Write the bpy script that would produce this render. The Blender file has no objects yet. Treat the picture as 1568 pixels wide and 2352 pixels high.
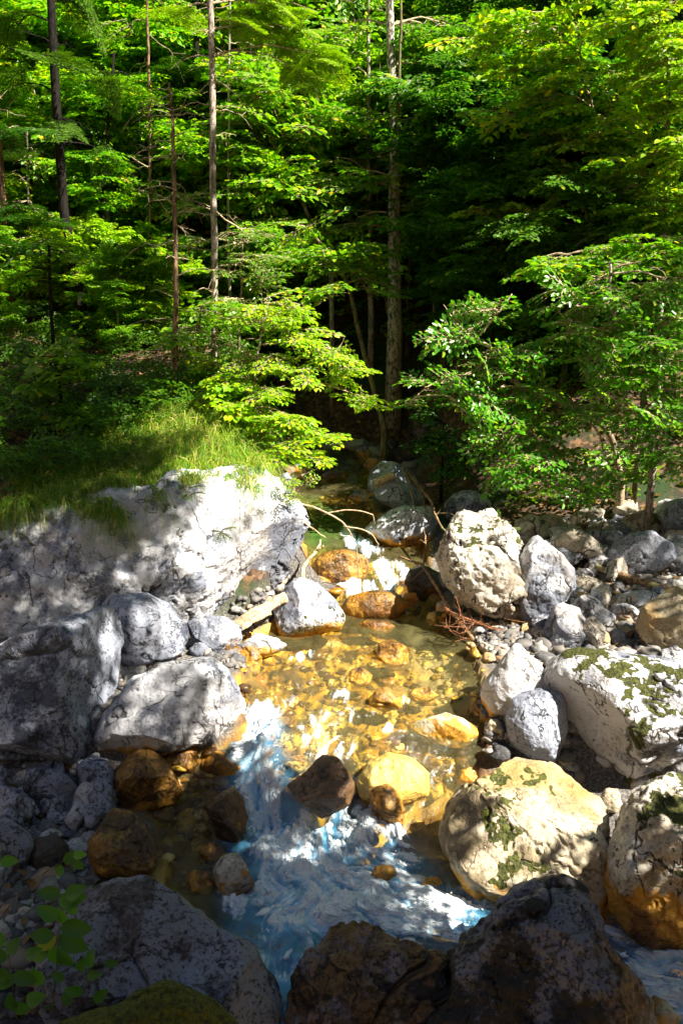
import bpy, bmesh, math, random
import numpy as np
from mathutils import Vector

random.seed(7)
RNG = np.random.default_rng(7)
scene = bpy.context.scene
COL = scene.collection
R = math.radians

# ------------------------------------------------------------------ camera measurements
CAM_Z, PITCH, FOC = 3.6, R(15), 1957.0      # eye height, downward tilt, focal length in picture units (1568 x 2352)
FWD = np.array([0, math.cos(PITCH), -math.sin(PITCH)])
UPV = np.array([0, math.sin(PITCH), math.cos(PITCH)])
EYE = np.array([0, 0, CAM_Z])


def ray(u, v):
    d = np.array([(u - 784) / FOC, 0, 0]) + UPV * ((1176 - v) / FOC) + FWD
    return d / np.linalg.norm(d)


def at_y(u, v, y):
    d = ray(u, v)
    return EYE + d * (y / d[1])


def at_z(u, v, z):
    d = ray(u, v)
    return EYE + d * ((z - CAM_Z) / d[2])


def depth_scale(y, z=1.0):
    """metres per picture unit at a point"""
    return (y * math.cos(PITCH) + (CAM_Z - z) * math.sin(PITCH)) / FOC


# ------------------------------------------------------------------ numpy noise
def _hash(ix, iy, iz, s):
    h = ix.astype(np.uint32) * np.uint32(374761393) + iy.astype(np.uint32) * np.uint32(668265263) + iz.astype(np.uint32) * np.uint32(2147483647) + np.uint32((s * 1274126177) & 0xFFFFFFFF)
    h = (h ^ (h >> np.uint32(13))) * np.uint32(1274126177)
    h = (h ^ (h >> np.uint32(16))) * np.uint32(2246822519)
    return ((h ^ (h >> np.uint32(15))) & np.uint32(0xFFFFFF)) * (1.0 / 0xFFFFFF)


def vnoise(p, s=0):
    p = np.asarray(p, dtype=np.float64)
    i = np.floor(p).astype(np.int64)
    f = p - i
    w = f * f * f * (f * (f * 6 - 15) + 10)
    out = 0
    for dx in (0, 1):
        wx = w[:, 0] if dx else 1 - w[:, 0]
        for dy in (0, 1):
            wy = w[:, 1] if dy else 1 - w[:, 1]
            for dz in (0, 1):
                wz = w[:, 2] if dz else 1 - w[:, 2]
                out = out + wx * wy * wz * _hash(i[:, 0] + dx, i[:, 1] + dy, i[:, 2] + dz, s)
    return out * 2 - 1


def fbm(p, octv=4, s=0, gain=0.5):
    p = np.asarray(p, dtype=np.float64)
    a, t, n = 1.0, 0, 0
    for k in range(octv):
        t = t + a * vnoise(p * (2.03 ** k) + 17.3 * k, s + k)
        n += a
        a *= gain
    return t / n


def worley(p, s=0, second=False):
    i = np.floor(p).astype(np.int64)
    f1 = np.full(len(p), 9.0)
    f2 = np.full(len(p), 9.0)
    for dx in (-1, 0, 1):
        for dy in (-1, 0, 1):
            for dz in (-1, 0, 1):
                c = i + np.array([dx, dy, dz])
                q = np.stack([c[:, k] + _hash(c[:, 0], c[:, 1], c[:, 2], s + 11 * (k + 1)) for k in range(3)], 1)
                d = np.linalg.norm(q - p, axis=1)
                m = d < f1
                f2 = np.where(m, f1, np.minimum(f2, d))
                f1 = np.where(m, d, f1)
    return (f1, f2) if second else f1


def sstep(a, b, x):
    t = np.clip((np.asarray(x, dtype=np.float64) - a) / (b - a), 0, 1)
    return t * t * (3 - 2 * t)


# ------------------------------------------------------------------ object helpers
def mesh_obj(name, verts, faces, mat=None, parent=None, loc=(0, 0, 0), smooth=True, nper=None, local=False):
    """verts (N,3) in world space (local=True: already relative to loc); faces (M,k) array, or list of arrays"""
    verts = np.asarray(verts, dtype=np.float64)
    me = bpy.data.meshes.new(name)
    if not local:
        verts = verts - np.asarray(loc)
    me.vertices.add(len(verts))
    me.vertices.foreach_set('co', verts.astype(np.float32).ravel())
    flist = faces if isinstance(faces, list) else [faces]
    flist = [np.asarray(f, dtype=np.int32) for f in flist if len(f)]
    tot = np.concatenate([np.full(len(f), f.shape[1], dtype=np.int32) for f in flist])
    idx = np.concatenate([f.ravel() for f in flist])
    me.loops.add(len(idx))
    me.loops.foreach_set('vertex_index', idx)
    me.polygons.add(len(tot))
    start = np.concatenate([[0], np.cumsum(tot)[:-1]]).astype(np.int32)
    me.polygons.foreach_set('loop_start', start)
    me.polygons.foreach_set('loop_total', tot)
    if smooth:
        me.polygons.foreach_set('use_smooth', np.ones(len(tot), dtype=bool))
    me.update(calc_edges=True)
    me.validate()
    if mat is not None:
        me.materials.append(mat)
    o = bpy.data.objects.new(name, me)
    COL.objects.link(o)
    if parent is not None:
        o.parent = parent
    else:
        o.location = loc
    return o


def attr(o, name, vals, typ='FLOAT'):
    a = o.data.attributes.new(name, typ, 'POINT')
    if typ == 'FLOAT':
        a.data.foreach_set('value', np.asarray(vals, dtype=np.float32).ravel())
    else:
        a.data.foreach_set('vector', np.asarray(vals, dtype=np.float32).ravel())


def tag(o, label, cat, group=None, kind=None):
    if label:
        o['label'] = label
    if cat:
        o['category'] = cat
    if group:
        o['group'] = group
    if kind:
        o['kind'] = kind
    return o


def empty(name, loc):
    o = bpy.data.objects.new(name, None)
    COL.objects.link(o)
    o.location = loc
    o.empty_display_size = 0.1
    return o


def tube_arrays(pts, radii, seg=8, cap=True, jitter=0.0, seed=0):
    pts = np.asarray(pts, dtype=np.float64)
    n = len(pts)
    radii = np.broadcast_to(np.asarray(radii, dtype=np.float64), (n,))
    tan = np.gradient(pts, axis=0)
    tan /= np.linalg.norm(tan, axis=1)[:, None] + 1e-9
    ref = np.array([0.3, 0.2, 0.93]) if abs(tan[0][2]) < 0.85 else np.array([1.0, 0.1, 0.0])
    a = np.cross(tan, ref)
    a /= np.linalg.norm(a, axis=1)[:, None] + 1e-9
    b = np.cross(tan, a)
    th = np.arange(seg) * 2 * math.pi / seg
    rr = radii[:, None] * np.ones((1, seg))
    if jitter:
        rg = np.random.default_rng(seed)
        rr = rr * (1 + jitter * rg.uniform(-1, 1, rr.shape))
    v = pts[:, None, :] + rr[:, :, None] * (np.cos(th)[None, :, None] * a[:, None, :] + np.sin(th)[None, :, None] * b[:, None, :])
    v = v.reshape(-1, 3)
    i = np.arange(n - 1)[:, None] * seg
    j = np.arange(seg)[None, :]
    f = np.stack([i + j, i + (j + 1) % seg, i + seg + (j + 1) % seg, i + seg + j], -1).reshape(-1, 4)
    tri = np.zeros((0, 3), dtype=np.int64)
    if cap:
        v = np.concatenate([v, pts[:1], pts[-1:]])
        c0, c1 = n * seg, n * seg + 1
        t0 = np.stack([np.full(seg, c0), (np.arange(seg) + 1) % seg, np.arange(seg)], 1)
        o = (n - 1) * seg
        t1 = np.stack([np.full(seg, c1), o + np.arange(seg), o + (np.arange(seg) + 1) % seg], 1)
        tri = np.concatenate([t0, t1])
    return v, f, tri


class Geo:
    """collects pieces of ONE mesh"""
    def __init__(self):
        self.v, self.q, self.t, self.n = [], [], [], 0

    def add(self, v, q=None, t=None):
        if q is not None and len(q):
            self.q.append(np.asarray(q) + self.n)
        if t is not None and len(t):
            self.t.append(np.asarray(t) + self.n)
        self.v.append(np.asarray(v))
        self.n += len(v)

    def tube(self, pts, radii, seg=8, **k):
        v, q, t = tube_arrays(pts, radii, seg, **k)
        self.add(v, q, t)

    def build(self, name, mat, parent=None, loc=(0, 0, 0), smooth=True, local=False):
        v = np.concatenate(self.v)
        fl = []
        if self.q:
            fl.append(np.concatenate(self.q))
        if self.t:
            fl.append(np.concatenate(self.t))
        return mesh_obj(name, v, fl, mat, parent, loc, smooth, local=local)


def smooth_line(pts, n=12):
    """Catmull-Rom through the given points"""
    p = np.asarray(pts, dtype=np.float64)
    if len(p) < 3:
        t = np.linspace(0, 1, n)[:, None]
        return p[0] * (1 - t) + p[-1] * t
    q = np.concatenate([[2 * p[0] - p[1]], p, [2 * p[-1] - p[-2]]])
    ts = np.linspace(0, len(p) - 1 - 1e-6, n)
    out = []
    for t in ts:
        i = int(t)
        f = t - i
        a, b, c, d = q[i], q[i + 1], q[i + 2], q[i + 3]
        out.append(0.5 * ((2 * b) + (c - a) * f + (2 * a - 5 * b + 4 * c - d) * f * f + (3 * b - a - 3 * c + d) * f ** 3))
    return np.array(out)


# ------------------------------------------------------------------ shader helpers
class NT:
    def __init__(self, name):
        self.m = bpy.data.materials.new(name)
        self.m.use_nodes = True
        self.t = self.m.node_tree
        self.t.nodes.clear()
        self.out = self.t.nodes.new('ShaderNodeOutputMaterial')
        self._pos = None

    def node(self, typ, props=None, **inp):
        n = self.t.nodes.new('ShaderNode' + typ)
        for k, v in (props or {}).items():
            setattr(n, k, v)
        for k, v in inp.items():
            key = int(k[1:]) if k[0] == '_' and k[1:].isdigit() else k.replace('_', ' ')
            s = n.inputs[key]
            if isinstance(v, bpy.types.NodeSocket):
                self.t.links.new(v, s)
            elif v is not None:
                if s.type == 'RGBA' and not isinstance(v, (int, float)) and len(v) == 3:
                    v = (*v, 1)
                s.default_value = v
        return n

    def pos(self):
        if self._pos is None:
            self._pos = self.node('NewGeometry')
        return self._pos.outputs['Position']

    def nrm(self):
        self.pos()
        return self._pos.outputs['Normal']

    def island(self):
        self.pos()
        return self._pos.outputs['Random Per Island']

    def noise(self, scale, detail=4, rough=0.55, dist=0.0, vec=None, w=None):
        return self.node('TexNoise', None, Vector=vec or self.pos(), Scale=scale, Detail=detail, Roughness=rough, Distortion=dist).outputs['Fac']

    def noise_col(self, scale, detail=3, vec=None):
        return self.node('TexNoise', None, Vector=vec or self.pos(), Scale=scale, Detail=detail).outputs['Color']

    def vor(self, scale, feature='F1', vec=None, rand=1.0, out='Distance'):
        return self.node('TexVoronoi', {'feature': feature}, Vector=vec or self.pos(), Scale=scale, Randomness=rand).outputs[out]

    def warp(self, amount, scale, vec=None, detail=3):
        c = self.noise_col(scale, detail, vec)
        s = self.node('VectorMath', {'operation': 'SUBTRACT'}, _0=c, _1=(0.5, 0.5, 0.5)).outputs[0]
        m = self.node('VectorMath', {'operation': 'SCALE'}, _0=s, Scale=amount).outputs[0]
        return self.node('VectorMath', {'operation': 'ADD'}, _0=vec or self.pos(), _1=m).outputs[0]

    def vscale(self, vec, xyz):
        return self.node('VectorMath', {'operation': 'MULTIPLY'}, _0=vec, _1=xyz).outputs[0]

    def math(self, op, a, b=None, c=None, clamp=False):
        n = self.node('Math', {'operation': op, 'use_clamp': clamp}, _0=a, _1=b)
        if c is not None:
            if isinstance(c, bpy.types.NodeSocket):
                self.t.links.new(c, n.inputs[2])
            else:
                n.inputs[2].default_value = c
        return n.outputs[0]

    def rng(self, x, a, b, c=0.0, d=1.0, smooth=True):
        return self.node('MapRange', {'interpolation_type': 'SMOOTHSTEP' if smooth else 'LINEAR'}, Value=x, From_Min=a, From_Max=b, To_Min=c, To_Max=d).outputs[0]

    def mix(self, f, a, b, blend='MIX'):
        n = self.t.nodes.new('ShaderNodeMix')
        n.data_type = 'RGBA'
        n.blend_type = blend
        for s, v in ((n.inputs[0], f), (n.inputs[6], a), (n.inputs[7], b)):
            if isinstance(v, bpy.types.NodeSocket):
                self.t.links.new(v, s)
            else:
                if s.type == 'RGBA' and len(v) == 3:
                    v = (*v, 1)
                s.default_value = v
        return n.outputs[2]

    def ramp(self, fac, stops):
        n = self.node('ValToRGB', None, Fac=fac)
        e = n.color_ramp.elements
        while len(e) > 1:
            e.remove(e[0])
        e[0].position, e[0].color = stops[0][0], (*stops[0][1], 1)
        for p, c in stops[1:]:
            k = e.new(p)
            k.color = (*c, 1)
        return n.outputs['Color']

    def attr(self, name, typ='GEOMETRY', out='Fac'):
        return self.node('Attribute', {'attribute_name': name, 'attribute_type': typ}).outputs[out]

    def bump(self, h, strength=0.5, dist=0.02, normal=None):
        return self.node('Bump', None, Height=h, Strength=strength, Distance=dist, Normal=normal).outputs[0]

    def sep(self, vec):
        return self.node('SeparateXYZ', None, Vector=vec).outputs

    def principled(self, **k):
        return self.node('BsdfPrincipled', None, **k).outputs[0]

    def finish(self, shader):
        self.t.links.new(shader, self.out.inputs['Surface'])
        return self.m


def rock_material(name, pale, grey, brown, crack=0.6, speck=0.35, amber=1.0, rough=0.75, bump=0.6, moss_col=(0.04, 0.052, 0.008), brownish=0.35, lo=0.22, hi=0.78):
    """tone, stain, joint, band and moss are weathering marks kept on the stone's own points; fine grain is added here"""
    n = NT(name)
    tone, stain, joint, band, moss, wet = (n.attr(k) for k in ('tone', 'stain', 'joint', 'band', 'mossy', 'wet'))
    fine = n.noise(42, 3, 0.72)
    t = n.math('ADD', tone, n.math('MULTIPLY_ADD', fine, 1.3, -0.65))
    col = n.mix(n.rng(t, lo, hi), pale, grey)
    col = n.mix(n.math('MULTIPLY', stain, brownish), col, brown)
    col = n.mix(n.math('MULTIPLY', n.rng(fine, 0.52, 0.66), speck), col, (grey[0] * .4, grey[1] * .4, grey[2] * .4))
    hole = n.attr('hole')
    va = n.vscale(n.pos(), (1.9, 1.9, 0.8))
    vb = n.node('Mapping', None, Vector=n.pos(), Rotation=(0.5, 0.75, 0.3), Scale=(0.9, 2.6, 2.6)).outputs[0]
    na, nb_ = n.noise(1.5, 5, 0.52, 0.25, vec=va), n.noise(2.0, 5, 0.55, 0.2, vec=vb)
    dist = lambda x, w0: n.rng(n.math('ABSOLUTE', n.math('SUBTRACT', x, 0.5)), w0 * 0.25, w0, 1, 0)
    e1 = n.math('MULTIPLY', dist(na, 0.012), n.rng(joint, 0.45, 0.8))
    e2 = n.math('MULTIPLY', dist(nb_, 0.015), n.rng(joint, 0.45, 0.15))
    cr = n.math('MAXIMUM', n.math('MAXIMUM', e1, n.math('MULTIPLY', e2, 0.8)), n.rng(n.math('ADD', hole, n.math('MULTIPLY_ADD', fine, 0.6, -0.3)), 0.25, 0.75))
    col = n.mix(n.math('MULTIPLY', cr, crack), col, (0.03, 0.026, 0.022))
    ambc = n.mix(n.rng(t, 0.25, 0.75), (0.56, 0.29, 0.045), (0.15, 0.065, 0.016))
    col = n.mix(n.math('MULTIPLY', band, amber), col, ambc)
    mf = n.rng(n.math('ADD', moss, n.math('MULTIPLY_ADD', fine, 1.1, -0.55)), 0.36, 0.62)
    mcol = n.mix(n.rng(fine, 0.3, 0.7), (moss_col[0] * .3, moss_col[1] * .3, moss_col[2] * .6), (moss_col[0] * 2.4, moss_col[1] * 2.0, moss_col[2]))
    col = n.mix(mf, col, mcol)
    rg = n.math('SUBTRACT', rough, n.math('MULTIPLY', wet, rough - 0.22))
    return n.finish(n.principled(Base_Color=col, Roughness=rg, Normal=n.bump(n.math('MULTIPLY_ADD', cr, -0.8, n.math('MULTIPLY', fine, n.math('MULTIPLY_ADD', mf, 1.6, 1.0))), bump, 0.014), IOR=1.45))
# ------------------------------------------------------------------ sun direction (towards the sun)
SUN_EL, SUN_AZ = R(49), R(119)          # azimuth from +Y (the view) towards +X
SUN_DIR = np.array([math.cos(SUN_EL) * math.sin(SUN_AZ), math.cos(SUN_EL) * math.cos(SUN_AZ), math.sin(SUN_EL)])
EXPOSURE = 1.7
# ------------------------------------------------------------------ the stream's course
# rows of the picture: (v, left edge u, right edge u, water level)
ROWS = [(2352, 380, 2600, -0.05), (2200, 470, 2500, 0.0), (2050, 400, 1900, 0.0), (1950, 350, 1200, 0.0), (1880, 380, 1060, 0.02), (1800, 400, 1070, 0.14),
        (1700, 540, 1110, 0.38), (1650, 550, 1112, 0.45), (1550, 540, 1112, 0.5), (1480, 560, 1075, 0.52), (1420, 700, 1040, 0.55),
        (1360, 760, 985, 0.6), (1300, 700, 1000, 0.75), (1240, 700, 960, 0.86), (1180, 690, 850, 0.92), (1120, 665, 870, 1.0),
        (1085, 660, 900, 1.05), (1050, 600, 880, 1.1)]
CH = []
for v, ul, ur, z in ROWS:
    p, q = at_z(ul, v, z), at_z(ur, v, z)
    CH.append((p[1], p[0], q[0], z))
CH = np.array(CH)
CH = np.concatenate([[[0.5, -0.9, 3.0, -0.1]], CH, [[14, -1.6, 0.3, 1.15], [18, -6, -3.5, 1.3], [30, -14, -10, 1.6]]])


def chan(y):
    return np.interp(y, CH[:, 0], CH[:, 1]), np.interp(y, CH[:, 0], CH[:, 2]), np.interp(y, CH[:, 0], CH[:, 3])


def level(y):
    return np.interp(y, CH[:, 0], CH[:, 3])


def tz(x, y, detail=True):
    x = np.asarray(x, dtype=np.float64)
    y = np.asarray(y, dtype=np.float64)
    sh = np.broadcast(x, y).shape
    x = np.broadcast_to(x, sh).ravel()
    y = np.broadcast_to(y, sh).ravel()
    xl, xr, lv = chan(y)
    wv_ = 0.07 * np.sin(3.1 * y + 1.3) + 0.05 * np.sin(7.3 * y + 2 * x) + 0.03 * np.sin(15 * y - 6 * x)
    tl, tr = xl - x + wv_, x - xr + 0.8 * wv_                      # distance outside the channel on either side
    t = np.maximum(tl, tr)
    bed = lv - 0.16 * sstep(0.05, -0.25, t) - 0.05
    # left bank: gravel near, grass-topped terrace beyond the rock outcrop
    ter = np.interp(y, [7.2, 8.0, 10, 12, 14, 30, 80], [1.6, 1.78, 2.5, 2.8, 3.1, 8, 34])
    ter = ter + 0.10 * np.clip(tl - 2.0, 0, 20)
    gl = lv + 0.04 + 0.14 * np.clip(tl, 0, 8)
    up = sstep(7.25, 7.7, y) * sstep(0.15, 0.75, tl)
    left = gl + (np.maximum(ter, gl) - gl) * up
    # right bank: gravel bar, then the wooded slope
    gr = lv + 0.04 + 0.10 * np.clip(tr, 0, 6)
    d = np.clip((y - 9.0) * 0.8 + (x - 2.2) * 0.35, 0, 60) * sstep(0.7, 2.0, x)
    right = gr + 0.62 * d * sstep(0, 1.2, d)
    z = np.where(tl > 0, left, np.where(tr > 0, right, bed))
    far = np.clip(y - 13.0, 0, 100)
    z = np.maximum(z, np.where(far > 0, lv + 0.78 * far + 0.3 * sstep(0, 1, far), -9))
    z = z + 0.85 * np.clip(x - 9.5, 0, 60) + 0.9 * np.clip(-x - 8.0, 0, 60)
    z = z + 1.0 * np.clip(-2.0 - y, 0, 60)
    z = np.maximum(z, 1.75 * sstep(2.35, 1.2, y) - 9 * sstep(1.2, 2.4, y))
    if detail:
        P = np.stack([x, y, np.zeros_like(x)], 1)
        out = sstep(-0.1, 0.3, t)
        z = z + out * (0.05 * fbm(P * 1.7, 3, 5) + 0.16 * fbm(P * 0.5, 2, 9) * sstep(9, 14, y))
        z = z + (1 - out) * (0.03 * fbm(P * 2.6, 3, 21))
    return z.reshape(sh)


def foot(u, v):
    """the ground point seen at a place of the picture"""
    d = ray(u, v)
    s = np.linspace(2.0, 60, 1500)
    p = EYE[None] + d[None] * s[:, None]
    g = tz(p[:, 0], p[:, 1], False)
    xl_, xr_, lv_ = chan(p[:, 1])
    g = np.where((p[:, 0] > xl_) & (p[:, 0] < xr_) & (p[:, 1] < 13), np.maximum(g, lv_ - 0.06), g)
    k = np.argmax(p[:, 2] < g)
    return p[k] if p[k, 2] < g[k] else p[-1]


def foot_many(u, v):
    u = np.asarray(u, float)
    v = np.asarray(v, float)
    d = ((u - 784) / FOC)[:, None] * np.array([1, 0, 0]) + ((1176 - v) / FOC)[:, None] * UPV + FWD
    s = np.linspace(2.0, 22, 500)
    p = EYE + d[:, None, :] * s[None, :, None]
    g = tz(p[..., 0], p[..., 1], False)
    k = np.argmax(p[..., 2] < g, axis=1)
    return p[np.arange(len(u)), k]


# ------------------------------------------------------------------ ground sheet
def axis(segs):
    out = []
    for a, b, st in segs:
        out.append(np.arange(a, b, st))
    return np.concatenate(out)


gx = axis([(-60, -12, 3), (-12, -4, 0.4), (-4, -2, 0.08), (-2, 2.6, 0.03), (2.6, 5, 0.08), (5, 12, 0.4), (12, 63, 3)])
gy = axis([(-30, 0, 3), (0, 2.4, 0.2), (2.4, 9, 0.03), (9, 13.5, 0.06), (13.5, 24, 0.35), (24, 90, 3)])
XX, YY = np.meshgrid(gx, gy)
ZZ = tz(XX, YY)
gv = np.stack([XX.ravel(), YY.ravel(), ZZ.ravel()], 1)
# cobbles of the stream bed and gravel bars, real relief
xl, xr, lv = chan(gv[:, 1])
wv_ = 0.07 * np.sin(3.1 * gv[:, 1] + 1.3) + 0.05 * np.sin(7.3 * gv[:, 1] + 2 * gv[:, 0]) + 0.03 * np.sin(15 * gv[:, 1] - 6 * gv[:, 0])
tt = np.maximum(xl - gv[:, 0] + wv_, gv[:, 0] - xr + 0.8 * wv_) + 0.08 * fbm(gv * 5, 3, 63)
near = (gv[:, 1] > 2.4) & (gv[:, 1] < 13) & (np.abs(gv[:, 0]) < 4)
cob = np.zeros(len(gv))
w1, w2 = worley(gv[near] * np.array([7, 7, 0]) + np.array([0, 0, .5]), 3, True)
cob[near] = 0.022 * sstep(0.0, 0.5, w2 - w1) * sstep(0.1, 0.5, fbm(gv[near] * 3, 2, 8) + 0.4)
w1, w2 = worley(gv[near] * np.array([16, 16, 0]) + np.array([0, 0, .5]), 4, True)
cob[near] += 0.008 * sstep(0.0, 0.5, w2 - w1)
gv[:, 2] += cob * sstep(0.9, 0.2, tt)
ny_, nx_ = XX.shape
i = (np.arange(ny_ - 1)[:, None] * nx_ + np.arange(nx_ - 1)[None]).ravel()
gf = np.stack([i, i + 1, i + nx_ + 1, i + nx_], 1)


def ground_material():
    n = NT('ground')
    P = n.pos()
    chn = n.attr('channel')
    grv = n.attr('gravel')
    # gravel: pale and grey stones
    gn = n.noise(55, 4, 0.75)
    gcol = n.ramp(gn, [(0.3, (0.03, 0.026, 0.022)), (0.5, (0.10, 0.09, 0.085)), (0.62, (0.26, 0.24, 0.22)), (0.75, (0.12, 0.105, 0.09))])
    # leaf litter and dark soil
    lc = n.vor(22, 'F1', n.warp(0.05, 9), out='Color')
    lit = n.ramp(n.sep(lc)[1], [(0, (0.018, 0.012, 0.007)), (0.45, (0.05, 0.028, 0.013)), (0.8, (0.13, 0.065, 0.03)), (1, (0.24, 0.13, 0.06))])
    grn = n.mix(n.noise(14, 4), (0.012, 0.03, 0.006), (0.035, 0.075, 0.01))
    lit = n.mix(n.rng(n.noise(0.9, 5), 0.5, 0.6), lit, grn)
    # stream bed: amber algae on cobbles, pale sand between
    bcell = n.vor(9, 'F1', n.warp(0.1, 5), out='Color')
    bs = n.sep(bcell)
    bn = n.math('MULTIPLY_ADD', n.noise(3.0, 6, 0.66, 0.8), 0.95, n.math('MULTIPLY', bs[0], 0.22))
    bed = n.ramp(bn, [(0.36, (0.035, 0.015, 0.004)), (0.48, (0.16, 0.07, 0.008)), (0.58, (0.40, 0.20, 0.014)), (0.68, (0.58, 0.36, 0.035)), (0.8, (0.62, 0.46, 0.12)), (0.95, (0.3, 0.22, 0.05))])
    sand = n.mix(n.noise(60, 4, 0.7), (0.24, 0.17, 0.08), (0.55, 0.45, 0.27))
    bed = n.mix(n.attr('sand'), bed, sand)
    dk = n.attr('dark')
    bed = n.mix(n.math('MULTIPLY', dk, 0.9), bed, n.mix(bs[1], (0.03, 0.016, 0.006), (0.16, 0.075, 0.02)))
    col = n.mix(grv, lit, gcol)
    col = n.mix(chn, col, bed)
    h = n.math('MULTIPLY', gn, 1.2)
    return n.finish(n.principled(Base_Color=col, Roughness=n.math('MULTIPLY_ADD', chn, -0.3, 0.85), Normal=n.bump(h, 0.6, 0.02)))


ground = mesh_obj('ground', gv, gf, ground_material())
tag(ground, 'stony stream bed with gravel bars and a wooded slope of brown leaf litter', 'ground', kind='structure')
slope_litter = np.maximum(sstep(8.4, 9.2, gv[:, 1]) * sstep(0.5, 1.0, gv[:, 0]) * sstep(0.25, 0.5, tt), sstep(11.8, 13.2, gv[:, 1]))
slope_litter = np.maximum(slope_litter, sstep(7.2, 7.5, gv[:, 1]) * sstep(0.3, 0.5, xl - gv[:, 0]))
attr(ground, 'channel', sstep(0.12, -0.02, tt) * sstep(13.2, 12.6, gv[:, 1]))
attr(ground, 'gravel', (1 - slope_litter))


def blob(P, pts):
    """sum of soft spots (u, v, radius in picture units, weight) on the water level, at points P"""
    out = np.zeros(len(P))
    for u, v, r, w in pts:
        lo, hi = 2.6, 14.0
        d = ray(u, v)
        for _ in range(30):                     # meet the stepped water level
            mid = (lo + hi) / 2
            if (EYE + d * (mid / d[1]))[2] > level(mid):
                lo = mid
            else:
                hi = mid
        c = EYE + d * (lo / d[1])
        s = r * depth_scale(c[1], c[2])
        sy = s / max(0.35, -d[2])               # a spot seen round in the picture is longer on the ground
        q = ((P[:, 0] - c[0]) / s) ** 2 + ((P[:, 1] - c[1]) / (0.75 * sy)) ** 2
        out = np.maximum(out, w * np.exp(-0.7 * q ** 1.3))
    return out


attr(ground, 'sand', np.clip(blob(gv, [(1040, 1520, 70, 1), (1000, 1480, 50, 1), (1060, 1460, 40, .9), (1080, 1570, 50, 1), (960, 1540, 40, .6), (930, 1430, 25, .6)]), 0, 1))
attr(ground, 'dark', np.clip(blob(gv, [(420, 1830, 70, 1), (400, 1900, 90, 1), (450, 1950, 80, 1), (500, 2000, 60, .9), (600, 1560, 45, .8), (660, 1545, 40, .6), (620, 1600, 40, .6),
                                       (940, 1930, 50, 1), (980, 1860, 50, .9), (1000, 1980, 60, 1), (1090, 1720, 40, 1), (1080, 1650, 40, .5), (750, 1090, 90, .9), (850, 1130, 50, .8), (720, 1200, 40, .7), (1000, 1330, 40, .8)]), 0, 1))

# ------------------------------------------------------------------ boulders
_ICO = {}


def ico(sub):
    if sub not in _ICO:
        bm = bmesh.new()
        bmesh.ops.create_icosphere(bm, subdivisions=sub, radius=1)
        _ICO[sub] = (np.array([v.co[:] for v in bm.verts]), np.array([[v.index for v in f.verts] for f in bm.faces]))
        bm.free()
    return _ICO[sub]


M_ROCK = {
    'white': rock_material('white_limestone', (0.58, 0.58, 0.61), (0.17, 0.185, 0.235), (0.34, 0.27, 0.19), crack=0.85, bump=0.8),  # greys tinted with the blue of skylit shade
    'grey': rock_material('grey_limestone', (0.36, 0.39, 0.48), (0.075, 0.085, 0.125), (0.20, 0.165, 0.14), crack=0.8, speck=0.8, bump=0.8),  # blue of the shade is put into this limestone's colour
    'pocked': rock_material('pocked_limestone', (0.54, 0.50, 0.43), (0.26, 0.23, 0.19), (0.32, 0.22, 0.11), crack=0.9, speck=0.5, bump=0.9),
    'tan': rock_material('tan_limestone', (0.56, 0.48, 0.34), (0.28, 0.22, 0.13), (0.40, 0.25, 0.08), crack=0.35, speck=0.5, brownish=0.8),
    'amber': rock_material('algae_stained_stone', (0.30, 0.16, 0.035), (0.07, 0.035, 0.012), (0.40, 0.18, 0.02), crack=0.5, speck=0.75, rough=0.35, brownish=0.9, bump=0.8),
    'brown': rock_material('wet_brown_stone', (0.17, 0.095, 0.045), (0.04, 0.024, 0.015), (0.28, 0.12, 0.03), crack=0.5, speck=0.7, rough=0.3, bump=0.8),
    'dark': rock_material('shaded_lichened_stone', (0.16, 0.17, 0.24), (0.006, 0.0055, 0.009), (0.16, 0.085, 0.028), crack=0.6, speck=0.95, rough=0.6, lo=-0.12, hi=0.36, amber=0.3, bump=1.0, brownish=0.8),  # lichened stone, with the foreground shade put into its near-black
    'shade_blue': rock_material('shade_blue_stone', (0.24, 0.265, 0.345), (0.035, 0.038, 0.055), (0.17, 0.12, 0.10), crack=0.8, speck=0.9, bump=0.9),  # darker, bluer copy for shaded boulders; shade is in the colour
    'black': rock_material('black_mossy_stone', (0.05, 0.045, 0.04), (0.02, 0.018, 0.016), (0.05, 0.035, 0.02), crack=0.3, rough=0.5, amber=0.2),
    'orange': rock_material('orange_stone', (0.75, 0.32, 0.03), (0.6, 0.22, 0.02), (0.4, 0.15, 0.02), crack=0.3, speck=0.3, amber=0.2, rough=0.45),
    'gold': rock_material('golden_algae_stone', (0.60, 0.44, 0.12), (0.42, 0.24, 0.03), (0.56, 0.32, 0.04), crack=0.2, speck=0.25, amber=0.0, rough=0.4),
    'moss': rock_material('moss_cushion_stone', (0.16, 0.15, 0.12), (0.06, 0.055, 0.04), (0.1, 0.08, 0.05), crack=0.2, amber=0.0, moss_col=(0.055, 0.07, 0.006)),
}
ROCK_N = 0
ROCKS = {}


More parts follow.
